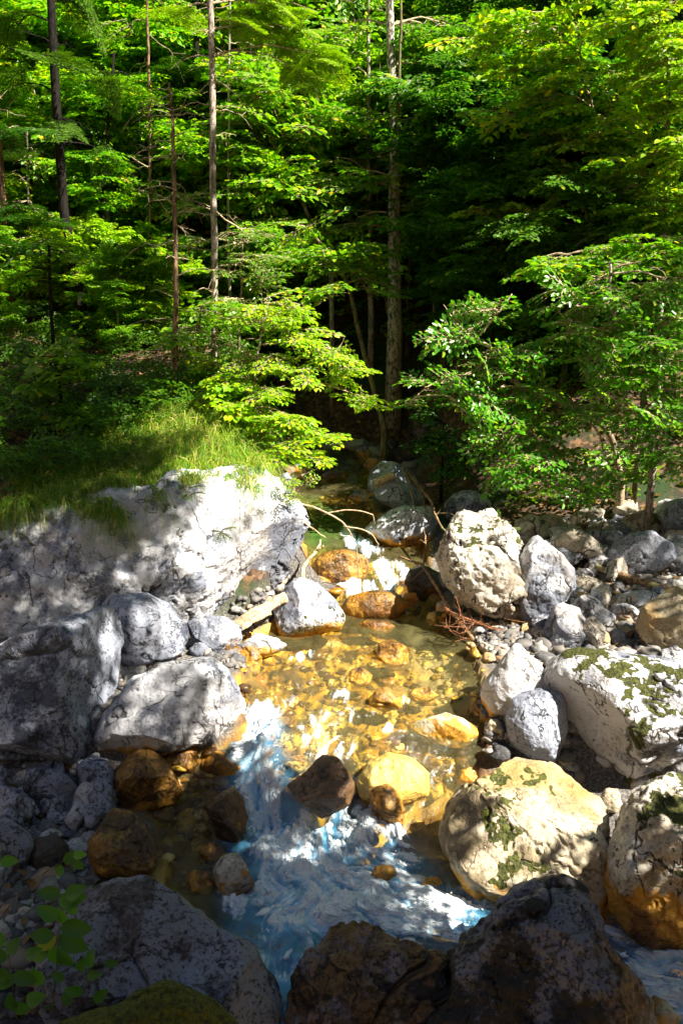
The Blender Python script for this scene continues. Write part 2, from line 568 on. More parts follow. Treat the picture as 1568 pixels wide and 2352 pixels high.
def rock(key, name, label, poly, style='white', cat='boulder', depth=0.85, foot_v=None, foot_u=None, push=0.0, sub=6, moss=0.0, facets=9, rough=1.0,
         crack=1.0, pits=0.0, wl=None, strata=0.0, topstain=0.0, group=None, y=None, lumps=1.0):
    global ROCK_N
    ROCK_N += 1
    rg = np.random.default_rng(1000 + ROCK_N * 7)
    P = np.array(poly, float)
    uc, vc = (P[:, 0].min() + P[:, 0].max()) / 2, (P[:, 1].min() + P[:, 1].max()) / 2
    fu = uc if foot_u is None else foot_u
    fv = P[:, 1].max() if foot_v is None else foot_v
    f0 = foot(fu, fv)
    size = math.sqrt(np.ptp(P[:, 0]) * np.ptp(P[:, 1])) * depth_scale(f0[1], f0[2]) / 2
    yc = (f0[1] + 0.55 * depth * size + push) if y is None else y
    fdir = ray(uc, vc)
    C = EYE + fdir * (yc / fdir[1])
    right = np.cross(fdir, [0, 0, 1])
    right /= np.linalg.norm(right)
    up = np.cross(right, fdir)
    # outline of the stone, on the plane through its middle
    Q = []
    for u, v in P:
        d = ray(u, v)
        X = EYE + d * (np.dot(C - EYE, fdir) / np.dot(d, fdir)) - C
        Q.append((np.dot(X, right), np.dot(X, up)))
    Q = np.array(Q)
    n = 360
    th = np.arange(n) * 2 * math.pi / n
    rad = np.zeros(n)
    for k in range(len(Q)):
        a, b = Q[k], Q[(k + 1) % len(Q)]
        e = b - a
        den = np.cos(th) * e[1] - np.sin(th) * e[0]
        den = np.where(np.abs(den) < 1e-12, 1e-12, den)
        t = (a[0] * e[1] - a[1] * e[0]) / den
        s = (a[0] * np.sin(th) - a[1] * np.cos(th)) / den
        rad = np.where((t > 0) & (s >= -1e-6) & (s <= 1 + 1e-6), np.maximum(rad, t), rad)
    rad = np.where(rad <= 0, np.median(rad[rad > 0]), rad)

    def blur(a, sg):
        k = np.exp(-0.5 * (np.arange(-60, 61) / sg) ** 2)
        k /= k.sum()
        return np.convolve(np.concatenate([a[-60:], a, a[:60]]), k, 'same')[60:-60]
    rs, rb = blur(rad, 2.5), blur(rad, 30)
    D, F = ico(sub)
    ang = np.arctan2(D[:, 1], D[:, 0]) % (2 * math.pi)
    sp = np.sqrt(D[:, 0] ** 2 + D[:, 1] ** 2)
    lerp = lambda arr: np.interp(ang, np.append(th, 2 * math.pi), np.append(arr, arr[0]))
    w = sp ** 2.5
    r = lerp(rs) * w + lerp(rb) * (1 - w)
    sh = sp ** 0.82
    dz = np.sign(D[:, 2]) * np.abs(D[:, 2]) ** 0.85 * size * depth
    L = np.stack([np.cos(ang) * sh * r, np.sin(ang) * sh * r, dz], 1)      # z of this frame looks towards the camera
    s0 = size
    # broken faces
    for k in range(facets):
        nrm = rg.normal(size=3)
        nrm[2] *= 2.0
        nrm /= np.linalg.norm(nrm)
        pr = L @ nrm
        top = pr.max()
        over = np.maximum(0, pr - top * (rg.uniform(0.62, 0.90) if abs(nrm[2]) > .5 else rg.uniform(0.86, 0.97)))
        L = L - 0.97 * over[:, None] * nrm[None]
    Wd = L[:, :1] * right + L[:, 1:2] * up - L[:, 2:] * fdir
    nd = Wd / (np.linalg.norm(Wd, axis=1)[:, None] + 1e-9)
    q = Wd + C
    disp = 0.10 * lumps * s0 * fbm(Wd / s0 * 1.5 + ROCK_N * 3.1, 3, ROCK_N)
    disp += 0.028 * rough * fbm(q * 5.0, 4, 50 + ROCK_N) * min(1, s0 * 2.5)
    disp += 0.007 * rough * fbm(q * 24.0, 2, 90)
    hole_ = np.zeros(len(q))
    A = np.linalg.qr(rg.normal(size=(3, 3)))[0]
    if crack > 0:                                       # fractures: a crack with one side standing proud
        for fr, dp, sd in ((1.0, 0.040, 3), (2.6, 0.020, 5), (6.0, 0.009, 7)):
            B_ = np.linalg.qr(rg.normal(size=(3, 3)))[0]
            n3 = fbm((q @ B_) * fr * np.array([1.6, 1.6, 0.7]) + sd * 7, 4, sd + ROCK_N, 0.45)
            gate = sstep(-0.12, 0.2, fbm(q * fr * 0.9 + 9, 2, sd + 40))
            sc_ = dp * min(1, s0 * 1.8) * crack
            v_ = np.exp(-(n3 / 0.028) ** 2) * gate
            disp += sc_ * (0.55 * np.tanh(n3 * 16) * gate - 0.9 * v_)
            hole_ = np.maximum(hole_, v_ * 0.85 * min(1, crack))
    joint = 0.5 + 1.1 * fbm(q * 2.4, 3, 43)
    if pits:
        pq = q * 15 + 1.3 * np.stack([fbm(q * 9, 2, 61), fbm(q * 9, 2, 62), fbm(q * 9, 2, 63)], 1)
        f1 = worley(pq, 5)
        hole = (1 - sstep(0.08, 0.5, f1)) * sstep(-.25, .3, fbm(q * 3.2, 3, 68))
        disp -= pits * 0.03 * hole - pits * 0.008
        hole_ = np.maximum(hole_, hole * sstep(-.15, .25, fbm(q * 5, 2, 66)) * min(1, pits))
        disp += pits * 0.03 * np.abs(fbm(q * 6.5, 3, 71))
    if strata:
        ax = np.array([0.35, -0.2, 0.9])
        ss = (q @ ax) * 9 + 0.8 * fbm(q * 2.2, 2, 77)
        fr_ = ss - np.floor(ss)
        disp += strata * 0.03 * (sstep(0, 0.75, fr_) - 0.5) * min(1, s0 * 2)
    Wd = Wd + nd * disp[:, None]
    V = Wd + C
    loc = (C[0], C[1], V[:, 2].min())
    o = mesh_obj(name, V, F, M_ROCK[style], None, loc)
    w_l = float(level(f0[1]) if wl is None else wl)
    me = o.data
    nv = np.zeros(len(V) * 3, dtype=np.float32)
    me.vertices.foreach_get('normal', nv)
    nz = nv.reshape(-1, 3)[:, 2]
    m1 = fbm(V * 6.5, 4, 15)
    attr(o, 'tone', np.clip(0.34 + 0.95 * m1 + 0.85 * fbm(V * 1.7, 3, 16), 0, 1))
    attr(o, 'stain', np.clip((0.25 if topstain else 1) * sstep(0.0, 0.4, fbm(V * 2.1 + 5, 4, 17)) + topstain * sstep(0.62, 0.85, nz + 0.35 * m1), 0, 1))
    attr(o, 'joint', np.clip(joint, 0, 1))
    attr(o, 'hole', hole_)
    zz = V[:, 2] - w_l + 0.13 * m1 + 0.08 * fbm(V * 2.5, 2, 19)
    attr(o, 'band', sstep(0.12, 0.04, zz + 0.10 * fbm(V * 14, 2, 29)))
    attr(o, 'wet', sstep(0.08, -0.02, zz))
    mn = fbm(V * 4.2, 5, 23 + ROCK_N, 0.68) + 0.34 * nz
    attr(o, 'mossy', sstep(-0.09, 0.09, mn - np.quantile(mn, 1 - (0.30 * moss if moss < .8 else .97))) if moss else np.zeros(len(V)))
    tag(o, label, cat, group)
    ROCKS[key] = (o, C, size)
    return o
# ------------------------------------------------------------------ the stones, one by one
rock('wall', 'rock_outcrop', 'massive pale cracked limestone outcrop under the grassy left bank',
     [(-190, 1180), (60, 1150), (180, 1135), (240, 1125), (340, 1112), (380, 1090), (450, 1090), (500, 1072), (560, 1068), (610, 1082), (645, 1108), (690, 1165), (708, 1230), (707, 1290), (690, 1335), (655, 1370), (610, 1385), (560, 1405), (500, 1440), (400, 1470), (250, 1500), (100, 1540), (-200, 1600)],
     'white', 'rock outcrop', depth=0.5, foot_v=1470, foot_u=450, sub=8, facets=16, crack=2.2, rough=1.8, lumps=1.0, y=7.35, wl=0.42)
rock('slab', 'boulder', 'big blue-grey slanting slab boulder at left edge, below the outcrop',
     [(-110, 1560), (0, 1497), (120, 1440), (200, 1403), (245, 1393), (283, 1420), (296, 1475), (285, 1560), (255, 1620), (240, 1660), (218, 1740), (190, 1765), (100, 1745), (0, 1740), (-110, 1750)],
     'grey', depth=0.8, sub=7, facets=10, crack=1.2, lumps=0.6, wl=0.1)
rock('b2', 'boulder', 'rounded grey boulder leaning between the slanting slab and the outcrop',
     [(225, 1390), (260, 1369), (340, 1367), (387, 1392), (432, 1440), (437, 1470), (422, 1500), (380, 1518), (300, 1548), (265, 1520), (240, 1450)], 'grey', depth=0.8, facets=7, lumps=0.7, push=0.1)
rock('b3', 'boulder', 'cracked pale boulder just below the end of the weathered log',
     [(430, 1430), (465, 1408), (510, 1412), (557, 1440), (557, 1480), (540, 1503), (500, 1508), (465, 1495), (438, 1470)], 'white', depth=0.8, facets=7)
rock('egg', 'pebble', 'smooth white egg-shaped stone between three pale boulders',
     [(435, 1492), (448, 1477), (468, 1474), (485, 1488), (483, 1505), (462, 1514), (442, 1508)], 'white', cat='stone', sub=5, facets=0, lumps=0.3, crack=0, push=-0.03)
rock('b4', 'boulder', 'broad veined grey-white boulder in dappled shade by the rapid',
     [(222, 1690), (240, 1640), (300, 1570), (372, 1525), (450, 1511), (492, 1510), (530, 1540), (556, 1590), (564, 1638), (550, 1670), (500, 1698), (430, 1715), (360, 1735), (300, 1730), (235, 1730)],
     'white', depth=0.8, sub=7, facets=9, crack=1.3, lumps=0.7, wl=0.30)
rock('g', 'boulder', 'sunlit white rounded boulder beside the weathered log at the water',
     [(628, 1405), (645, 1358), (690, 1328), (732, 1343), (776, 1380), (794, 1415), (782, 1443), (730, 1460), (672, 1470), (636, 1458)], 'white', depth=0.9, facets=6, lumps=0.6, crack=0.8, moss=0.04)
rock('h', 'rock_shelf', 'low sunlit white rock shelf at the left waterline', [(530, 1525), (545, 1480), (590, 1452), (640, 1466), (662, 1480), (645, 1498), (600, 1512), (560, 1535)], 'white', cat='boulder', depth=0.8, facets=5)
rock('h2', 'stone', 'small white-topped wet stone in the left shallows', [(563, 1540), (567, 1522), (582, 1516), (600, 1528), (598, 1545), (580, 1552)], 'amber', cat='stone', sub=5)
rock('h3', 'stone', 'small amber stone by the low white rock shelf', [(600, 1528), (605, 1512), (625, 1507), (638, 1518), (630, 1530)], 'amber', cat='stone', sub=5)
rock('j', 'boulder', 'golden brown wet boulder below the broad veined boulder',
     [(262, 1845), (262, 1780), (290, 1732), (330, 1714), (372, 1735), (402, 1780), (419, 1818), (405, 1845), (340, 1858), (295, 1862)], 'amber', facets=7, rough=1.5)
rock('k', 'boulder', 'amber wet boulder with rounded back beside the left chute', [(456, 1740), (475, 1718), (500, 1721), (530, 1745), (562, 1768), (545, 1788), (500, 1785), (465, 1770)], 'amber', facets=5)
rock('k2', 'stone', 'small amber stone under the round-backed amber boulder', [(470, 1800), (480, 1779), (505, 1777), (527, 1792), (520, 1812), (490, 1812)], 'amber', cat='stone', sub=5)
rock('k3', 'stone', 'wet orange-brown slab awash under the broad veined boulder', [(360, 1720), (400, 1700), (450, 1712), (465, 1745), (440, 1775), (390, 1765)], 'amber', cat='stone', sub=5, depth=0.6)
rock('l', 'boulder', 'dark angular wet rock at the left edge of the foam', [(468, 1850), (498, 1825), (542, 1804), (562, 1830), (568, 1880), (560, 1915), (535, 1950), (505, 1940), (490, 1890)], 'brown', facets=12, rough=1.4)
rock('m', 'boulder', 'blue-grey blocky boulder on gravel at the far left', [(45, 1795), (65, 1748), (100, 1755), (150, 1775), (186, 1815), (189, 1842), (165, 1873), (130, 1880), (80, 1865), (55, 1845)], 'shade_blue', facets=12, wl=-0.3)
rock('n', 'boulder', 'upright grey stone leaning on the golden brown boulder', [(178, 1765), (200, 1743), (246, 1741), (262, 1775), (264, 1822), (245, 1856), (212, 1856), (190, 1822)], 'shade_blue', facets=9, wl=-0.2)
rock('o', 'stone', 'small dark brown stone under the slanting slab', [(104, 1750), (120, 1730), (145, 1724), (172, 1745), (168, 1768), (130, 1768)], 'brown', cat='stone', sub=5, wl=-0.3)
rock('p', 'boulder', 'brown and gold boulder above the big foreground boulder', [(202, 1930), (235, 1890), (255, 1855), (300, 1858), (327, 1890), (352, 1930), (367, 1972), (345, 2005), (300, 2018), (230, 2012), (204, 1965)], 'amber', facets=9, rough=1.4)
rock('q', 'boulder', 'pale blue-grey boulder cut by the left picture edge, on gravel', [(-60, 1895), (20, 1884), (75, 1920), (82, 1950), (62, 1988), (30, 2008), (-60, 2010)], 'shade_blue', facets=8, wl=-0.3)
rock('r', 'boulder', 'black rounded mossy rock on the shaded left gravel', [(62, 1958), (84, 1925), (130, 1914), (156, 1940), (157, 1988), (122, 2014), (80, 2010)], 'black', facets=4, wl=-0.3)
rock('s', 'stone', 'small pinkish stone wedged above the big foreground boulder', [(290, 1990), (300, 1970), (325, 1965), (346, 1990), (342, 2015), (310, 2018)], 'tan', cat='stone', sub=5)
rock('t', 'boulder', 'small pale craggy rock washed by foam, left of the pool', [(488, 1992), (510, 1968), (545, 1958), (571, 1992), (584, 2035), (555, 2060), (510, 2070)], 'pocked', facets=8, rough=1.6)
rock('t2', 'stone', 'low brown stone awash upstream of the big foreground boulder', [(420, 2020), (445, 1995), (480, 2000), (500, 2030), (480, 2060), (440, 2055)], 'brown', cat='stone', sub=5)
rock('t3', 'stone', 'dark wet stone between the dark angular rock and pale craggy rock', [(455, 1955), (480, 1930), (515, 1945), (515, 1975), (480, 1990)], 'brown', cat='stone', sub=5)
rock('u', 'boulder', 'big blue-grey foreground boulder with a slanting ridge and black patches',
     [(60, 2230), (165, 2080), (240, 2033), (300, 2006), (347, 2018), (402, 2060), (472, 2120), (512, 2143), (557, 2160), (603, 2210), (632, 2280), (642, 2340), (630, 2430), (560, 2500), (300, 2520), (100, 2440)],
     'shade_blue', depth=0.75, sub=7, facets=9, foot_v=2450, crack=0.9, lumps=0.6, wl=-0.4)
rock('v', 'boulder', 'moss-covered rounded rock in the bottom left foreground',
     [(120, 2350), (190, 2322), (262, 2306), (320, 2268), (390, 2254), (462, 2273), (515, 2300), (552, 2355), (556, 2440), (350, 2500), (140, 2470)], 'moss', depth=0.8, facets=2, foot_v=2600, moss=1.0, lumps=1.4, wl=-0.5)
rock('w', 'boulder', 'dark jagged boulder with flat tan top in the bottom centre',
     [(665, 2360), (698, 2235), (708, 2180), (748, 2140), (820, 2123), (890, 2138), (962, 2175), (1020, 2215), (1010, 2300), (975, 2400), (950, 2440), (800, 2490), (680, 2440)],
     'dark', depth=0.85, sub=7, facets=22, rough=2.2, crack=1.6, foot_v=2420, wl=-0.05, strata=1.0, topstain=1.0)
rock('x', 'boulder', 'huge dark dome boulder with lichen in the bottom right foreground',
     [(915, 2430), (955, 2335), (1003, 2262), (1020, 2200), (1070, 2132), (1150, 2080), (1230, 2040), (1272, 2029), (1342, 2053), (1392, 2110), (1412, 2170), (1452, 2240), (1484, 2295), (1520, 2375), (1530, 2460), (1200, 2530), (940, 2480)],
     'dark', depth=0.8, sub=7, facets=10, foot_v=2480, lumps=0.6, wl=-0.2, crack=1.3, rough=2.0)
rock('y', 'boulder', 'big sunlit tan boulder with mossy crown, right of the pool',
     [(1011, 1905), (1030, 1850), (1072, 1808), (1130, 1778), (1188, 1731), (1250, 1743), (1322, 1785), (1372, 1825), (1412, 1872), (1418, 2000), (1408, 2085), (1380, 2130), (1250, 2095), (1100, 2062), (1042, 1995), (1016, 1950)],
     'tan', depth=0.85, sub=7, facets=8, crack=0.9, moss=0.13, lumps=0.6, foot_v=2090)
rock('z', 'boulder', 'craggy ochre and white boulder cut by the right picture edge',
     [(1398, 1950), (1420, 1880), (1452, 1820), (1502, 1788), (1568, 1764), (1690, 1765), (1740, 1900), (1720, 2100), (1610, 2200), (1500, 2180), (1442, 2140), (1408, 2050)],
     'pocked', depth=0.85, sub=7, facets=8, pits=0.7, crack=1.3, moss=0.2, wl=0.28, rough=1.5, foot_v=2185)
rock('aa', 'boulder', 'largest white boulder with branching moss patches at the right',
     [(1246, 1562), (1258, 1520), (1300, 1489), (1400, 1496), (1500, 1513), (1600, 1520), (1740, 1560), (1760, 1680), (1680, 1765), (1560, 1775), (1500, 1795), (1442, 1824), (1380, 1803), (1320, 1742), (1265, 1682), (1250, 1622)],
     'white', depth=0.75, sub=7, facets=7, crack=0.9, moss=0.42, lumps=0.5, wl=0.05)
rock('ab', 'boulder', 'smooth rounded grey boulder tucked under the largest white boulder',
     [(1158, 1650), (1170, 1605), (1192, 1589), (1240, 1578), (1295, 1590), (1305, 1680), (1275, 1750), (1220, 1745), (1173, 1712)], 'grey', facets=3, crack=0.3, lumps=0.4)
rock('ac', 'boulder', 'pointed clean white boulder standing at the right waterline',
     [(1098, 1600), (1105, 1570), (1150, 1520), (1180, 1479), (1196, 1477), (1222, 1510), (1258, 1540), (1280, 1600), (1205, 1645), (1118, 1648)], 'white', facets=8, crack=0.4, lumps=0.4)
rock('ad', 'boulder', 'smooth peach-coloured stone half out of the stream', [(930, 1668), (985, 1645), (1022, 1636), (1062, 1650), (1092, 1670), (1110, 1690), (1062, 1722), (1010, 1712), (958, 1688)], 'tan', facets=5, crack=0.2, lumps=0.5, wl=0.36, y=5.72)
rock('ae', 'stone', 'bright orange block stone touching the big tan boulder', [(1043, 1795), (1055, 1768), (1105, 1754), (1120, 1792), (1100, 1810), (1060, 1812)], 'orange', cat='stone', sub=5, facets=12, lumps=0.4)
rock('af', 'boulder', 'brown peaked wet boulder splitting the rapid', [(650, 1805), (700, 1770), (740, 1733), (766, 1727), (800, 1770), (815, 1812), (800, 1850), (740, 1880), (690, 1868)], 'brown', facets=12, lumps=0.8, y=5.12, sub=6, wl=.02)
rock('ag', 'stone', 'small reddish wet rock with foam around, below golden dome', [(845, 1815), (888, 1800), (912, 1815), (928, 1862), (925, 1895), (890, 1890), (860, 1860)], 'amber', cat='stone', facets=8, y=5.12)
rock('ah', 'boulder', 'golden dome-shaped stone awash in the sunlit rapid', [(815, 1800), (845, 1750), (890, 1727), (950, 1738), (985, 1775), (985, 1830), (900, 1860), (835, 1840)], 'gold', depth=1.0, facets=2, crack=0.3, lumps=0.6, y=5.38)
for key, lab, poly, st in [
    ('s1', 'dark reddish stone in midstream, left of the large brown one', [(800, 1565), (805, 1537), (830, 1528), (856, 1550), (852, 1575), (825, 1580)], 'brown'),
    ('s2', 'large brown stone awash near the sandy shallows', [(860, 1512), (868, 1478), (900, 1466), (942, 1490), (938, 1525), (900, 1535)], 'amber'),
    ('s3', 'red-brown peaked stone in midstream among golden shallows', [(843, 1618), (868, 1582), (888, 1576), (922, 1600), (925, 1630), (880, 1640)], 'amber'),
    ('s4', 'flat brown stone awash just below the golden brown ledge', [(812, 1440), (840, 1422), (890, 1425), (915, 1440), (890, 1455), (840, 1455)], 'amber'),
    ('s5', 'small brown stone awash upstream of the peach-coloured stone', [(935, 1600), (950, 1583), (985, 1580), (1010, 1598), (985, 1612), (950, 1612)], 'amber')]:
    rock(key, 'stone', lab, poly, st, cat='stone', sub=5, depth=0.9, facets=5, lumps=0.7)
rock('sh', 'rock_shelf', 'golden brown ledge under thin water, below the far cascade', [(782, 1395), (800, 1370), (850, 1356), (915, 1360), (940, 1385), (920, 1420), (850, 1430), (800, 1420)], 'amber', cat='boulder', depth=0.9, facets=4, lumps=0.5)
rock('aj', 'boulder', 'amber rock midstream at the foot of the green pool', [(708, 1305), (740, 1270), (800, 1261), (842, 1275), (852, 1302), (830, 1332), (770, 1345), (718, 1335)], 'amber', facets=8, rough=1.4)
rock('ak', 'boulder', 'flat-topped grey and cream stone right of the green pool', [(832, 1218), (868, 1190), (920, 1165), (990, 1160), (1006, 1190), (1005, 1225), (990, 1255), (940, 1266), (875, 1245)], 'white', facets=8)
rock('al', 'boulder', 'tall grey block boulder carrying a broken log piece', [(843, 1118), (852, 1080), (865, 1062), (900, 1060), (950, 1080), (980, 1120), (972, 1170), (930, 1185), (862, 1150)], 'grey', facets=13, crack=1.2)
rock('am', 'stone', 'low pale blue stone left of the tall grey block', [(798, 1145), (820, 1127), (850, 1122), (875, 1140), (870, 1160), (825, 1160)], 'grey', cat='stone', sub=5)
rock('an', 'boulder', 'dark bluish boulder behind the tall grey block', [(884, 1060), (893, 1032), (920, 1020), (948, 1030), (958, 1055), (940, 1078), (900, 1078)], 'dark', facets=8)
rock('ao', 'boulder', 'blue-grey flat-faced boulder behind the big pocked boulder', [(1013, 1165), (1040, 1132), (1090, 1127), (1126, 1145), (1133, 1182), (1112, 1212), (1045, 1212), (1018, 1190)], 'grey', facets=10)
rock('ap', 'boulder', 'big pocked cream boulder with moss on its right bank foot',
     [(1016, 1280), (1033, 1220), (1060, 1180), (1112, 1183), (1165, 1203), (1205, 1240), (1225, 1300), (1222, 1370), (1200, 1440), (1120, 1425), (1070, 1405), (1040, 1362), (1023, 1312)],
     'pocked', depth=0.8, sub=7, facets=8, pits=0.8, moss=0.12, rough=2.0, crack=1.3)
rock('ap2', 'boulder', 'white boulder in leaf-dappled light, right of the pocked boulder',
     [(1170, 1330), (1200, 1260), (1235, 1225), (1270, 1262), (1312, 1305), (1323, 1350), (1292, 1392), (1245, 1438), (1190, 1446), (1172, 1400)], 'white', facets=8, pits=0.5)
rock('aq', 'boulder', 'tilted grey-white block below the leaf-dappled boulder', [(1245, 1450), (1260, 1400), (1292, 1383), (1340, 1400), (1352, 1470), (1312, 1494), (1250, 1490)], 'white', facets=11)
rock('ar', 'boulder', 'tan-veined block beside the tilted grey-white block', [(1328, 1470), (1335, 1425), (1365, 1412), (1392, 1440), (1392, 1490), (1350, 1500)], 'pocked', facets=9)
rock('as', 'boulder', 'brown-grey squarish boulder at the right edge under fallen trunk', [(1453, 1445), (1475, 1390), (1520, 1368), (1590, 1370), (1680, 1400), (1660, 1505), (1540, 1510), (1488, 1498)], 'tan', facets=11)
rock('at', 'boulder', 'wide dappled grey boulder above the fallen trunk', [(1388, 1305), (1398, 1262), (1440, 1228), (1502, 1222), (1542, 1250), (1548, 1285), (1500, 1318), (1420, 1326)], 'grey', facets=9, pits=0.7)
rock('au', 'boulder', 'rounded cream boulder up the right bank, above the root mass', [(1268, 1240), (1280, 1210), (1310, 1202), (1342, 1218), (1348, 1245), (1325, 1268), (1285, 1264)], 'pocked', facets=6)
rock('av', 'boulder', 'pale stained boulder behind the pocked boulder shoulder', [(1170, 1235), (1185, 1195), (1220, 1183), (1258, 1195), (1268, 1230), (1240, 1255), (1190, 1255)], 'pocked', facets=7)
rock('aw', 'boulder', 'grey-topped block left of the wide dappled boulder', [(1340, 1245), (1350, 1220), (1400, 1215), (1440, 1228), (1420, 1262), (1360, 1262)], 'grey', facets=8)
rock('ax', 'boulder', 'mossy brown boulder on the leafy slope at right', [(1415, 1215), (1435, 1180), (1480, 1172), (1518, 1185), (1520, 1225), (1460, 1235)], 'pocked', facets=8, moss=0.3)
rock('ay', 'boulder', 'grey boulder on the slope against the right picture edge', [(1520, 1240), (1530, 1205), (1580, 1190), (1640, 1220), (1630, 1285), (1545, 1285)], 'grey', facets=8)
rock('az', 'boulder', 'dark mossy boulder in shade beside the pocked boulder', [(928, 1340), (940, 1308), (975, 1296), (1010, 1315), (1022, 1360), (990, 1385), (940, 1375)], 'black', facets=7, moss=0.25)
rock('az2', 'stone', 'upright moss-capped stone at the foot of pocked boulder', [(1002, 1420), (1003, 1388), (1018, 1378), (1030, 1390), (1030, 1425), (1015, 1435)], 'pocked', cat='stone', sub=5, moss=0.4)
rock('az3', 'stone', 'orange wet stone in the shallows below the dark mossy boulder', [(915, 1378), (930, 1362), (955, 1362), (962, 1382), (940, 1395)], 'orange', cat='stone', sub=5)
rock('az4', 'stone', 'golden stone next to the upright moss-capped stone', [(975, 1425), (985, 1405), (1003, 1405), (1005, 1432), (988, 1440)], 'gold', cat='stone', sub=5)
rock('ba', 'boulder', 'tall dim grey boulder standing in the dark ravine', [(938, 1005), (945, 960), (965, 938), (1000, 945), (1012, 975), (1000, 1012), (955, 1018)], 'dark', facets=9)
for key, lab, poly in [
    ('f1', 'white stone at the far waterline touching the outcrop end', [(640, 1110), (645, 1090), (660, 1084), (672, 1100), (668, 1120)]),
    ('f2', 'blue-grey cobble pile stone at the far left waterline', [(660, 1092), (672, 1070), (692, 1066), (702, 1085), (690, 1100)]),
    ('f3', 'low grey stone among the far cobbles, middle of the row', [(735, 1095), (750, 1080), (775, 1082), (780, 1100), (755, 1108)]),
    ('f4', 'small pale stone at right end of the far cobbles', [(770, 1098), (778, 1085), (792, 1087), (795, 1100), (782, 1106)]),
    ('f5', 'grey upright stone in shade behind the far pool', [(812, 1050), (820, 1025), (840, 1020), (852, 1040), (848, 1060), (825, 1062)]),
    ('f6', 'dim rounded stone behind the tall grey block, left side', [(834, 1070), (845, 1052), (865, 1052), (872, 1072), (850, 1082)]),
    ('f7', 'tan flat stone at the far waterline, left of the low grey stone', [(700, 1106), (708, 1092), (728, 1092), (735, 1106), (715, 1112)])]:
    rock(key, 'stone', lab, poly, 'grey', cat='stone', sub=5, facets=7)
for key, lab, poly, st in [
    ('c1', 'small stone wedged between the tan and largest white boulders', [(1274, 1760), (1285, 1738), (1310, 1735), (1325, 1760), (1310, 1782), (1285, 1780)], 'tan'),
    ('c2', 'brown stone in the gap below the largest white boulder', [(1372, 1835), (1390, 1808), (1420, 1810), (1432, 1850), (1415, 1872), (1385, 1868)], 'tan'),
    ('c3', 'cream stone in the dark gap left of smooth grey boulder', [(1115, 1675), (1125, 1650), (1145, 1655), (1162, 1685), (1155, 1705), (1130, 1698)], 'tan'),
    ('c4', 'small dark stone at the waterline under the smooth grey boulder', [(1122, 1735), (1135, 1715), (1160, 1720), (1165, 1745), (1140, 1752)], 'brown'),
    ('c5', 'white stone at the right edge behind the largest white boulder', [(1512, 1515), (1520, 1490), (1550, 1484), (1580, 1500), (1575, 1525), (1535, 1530)], 'white'),
    ('c6', 'flat grey stone under the fallen trunk at right', [(1448, 1375), (1460, 1360), (1500, 1358), (1515, 1372), (1490, 1388)], 'grey'),
    ('c7', 'pale stone on gravel below the tan-veined block', [(1395, 1470), (1405, 1448), (1432, 1450), (1440, 1470), (1420, 1482)], 'white'),
    ('c8', 'sunlit stone on gravel behind the pointed white boulder', [(1135, 1492), (1145, 1478), (1165, 1480), (1168, 1498), (1148, 1503)], 'white'),
    ('d1', 'brown stone awash left of the big tan boulder', [(935, 1905), (945, 1880), (975, 1885), (985, 1915), (965, 1930)], 'brown'),
    ('d2', 'dark stone breaking the foam before the big tan boulder', [(960, 2045), (975, 2015), (1005, 2012), (1022, 2040), (1005, 2060)], 'brown'),
    ('d3', 'pale stone under foam in the middle of the blue pool', [(845, 2020), (860, 1990), (900, 1985), (918, 2020), (890, 2040)], 'tan'),
    ('d4', 'tan stone in the white runoff at bottom right', [(1480, 2310), (1495, 2285), (1530, 2300), (1560, 2340), (1540, 2380), (1500, 2370)], 'tan'),
    ('d5', 'dark stone at the bottom edge beside the foam', [(640, 2345), (655, 2325), (680, 2330), (690, 2360), (660, 2380)], 'dark')]:
    rock(key, 'stone', lab, poly, st, cat='stone', sub=5, facets=8)



def surf(key, u, v, lift=0.0):
    """the point of a stone seen at a place of the picture"""
    o = ROCKS[key][0]
    co = np.zeros(len(o.data.vertices) * 3, dtype=np.float32)
    o.data.vertices.foreach_get('co', co)
    w = co.reshape(-1, 3) + np.array(o.location)
    d = w - EYE
    dp = d @ FWD
    r = np.hypot(784 + d[:, 0] / dp * FOC - u, 1176 - (d @ UPV) / dp * FOC - v)
    k = np.where(r < max(7, r.min() * 1.2))[0]
    y = w[k[np.argmin(dp[k])]][1]
    return at_y(u, v, y - lift)


RUB = []
for k, (st, ft_) in enumerate((('white', 12), ('pocked', 10), ('grey', 13), ('tan', 10))):
    rock('rub%d' % k, 'stone', 'x', [(1290 + 2 * k, 1330), (1296, 1316), (1316, 1310), (1334, 1318), (1340, 1334), (1326, 1346), (1304, 1346)], st, cat='stone', sub=5, facets=ft_, wl=-1)
    RUB.append(ROCKS['rub%d' % k][0])
rgb = np.random.default_rng(91)
first = [True] * 4


def rubble(n, box, label, group, smin, smax, kinds):
    us, vs = rgb.uniform(box[0], box[2], n), rgb.uniform(box[1], box[3], n)
    for p in foot_many(us, vs):
        k = int(rgb.choice(kinds))
        o = RUB[k]
        if not first[k]:
            o = o.copy()
            COL.objects.link(o)
        first[k] = False
        sc = rgb.uniform(smin, smax)
        o.location = (p[0], p[1], float(tz(p[0], p[1])) - .01 * sc)
        o.rotation_euler = (rgb.uniform(-.5, .5), rgb.uniform(-.5, .5), rgb.uniform(0, 6.28))
        o.scale = (sc, sc * rgb.uniform(.7, 1.2), sc * rgb.uniform(.6, 1))
        tag(o, label, 'stone', group)


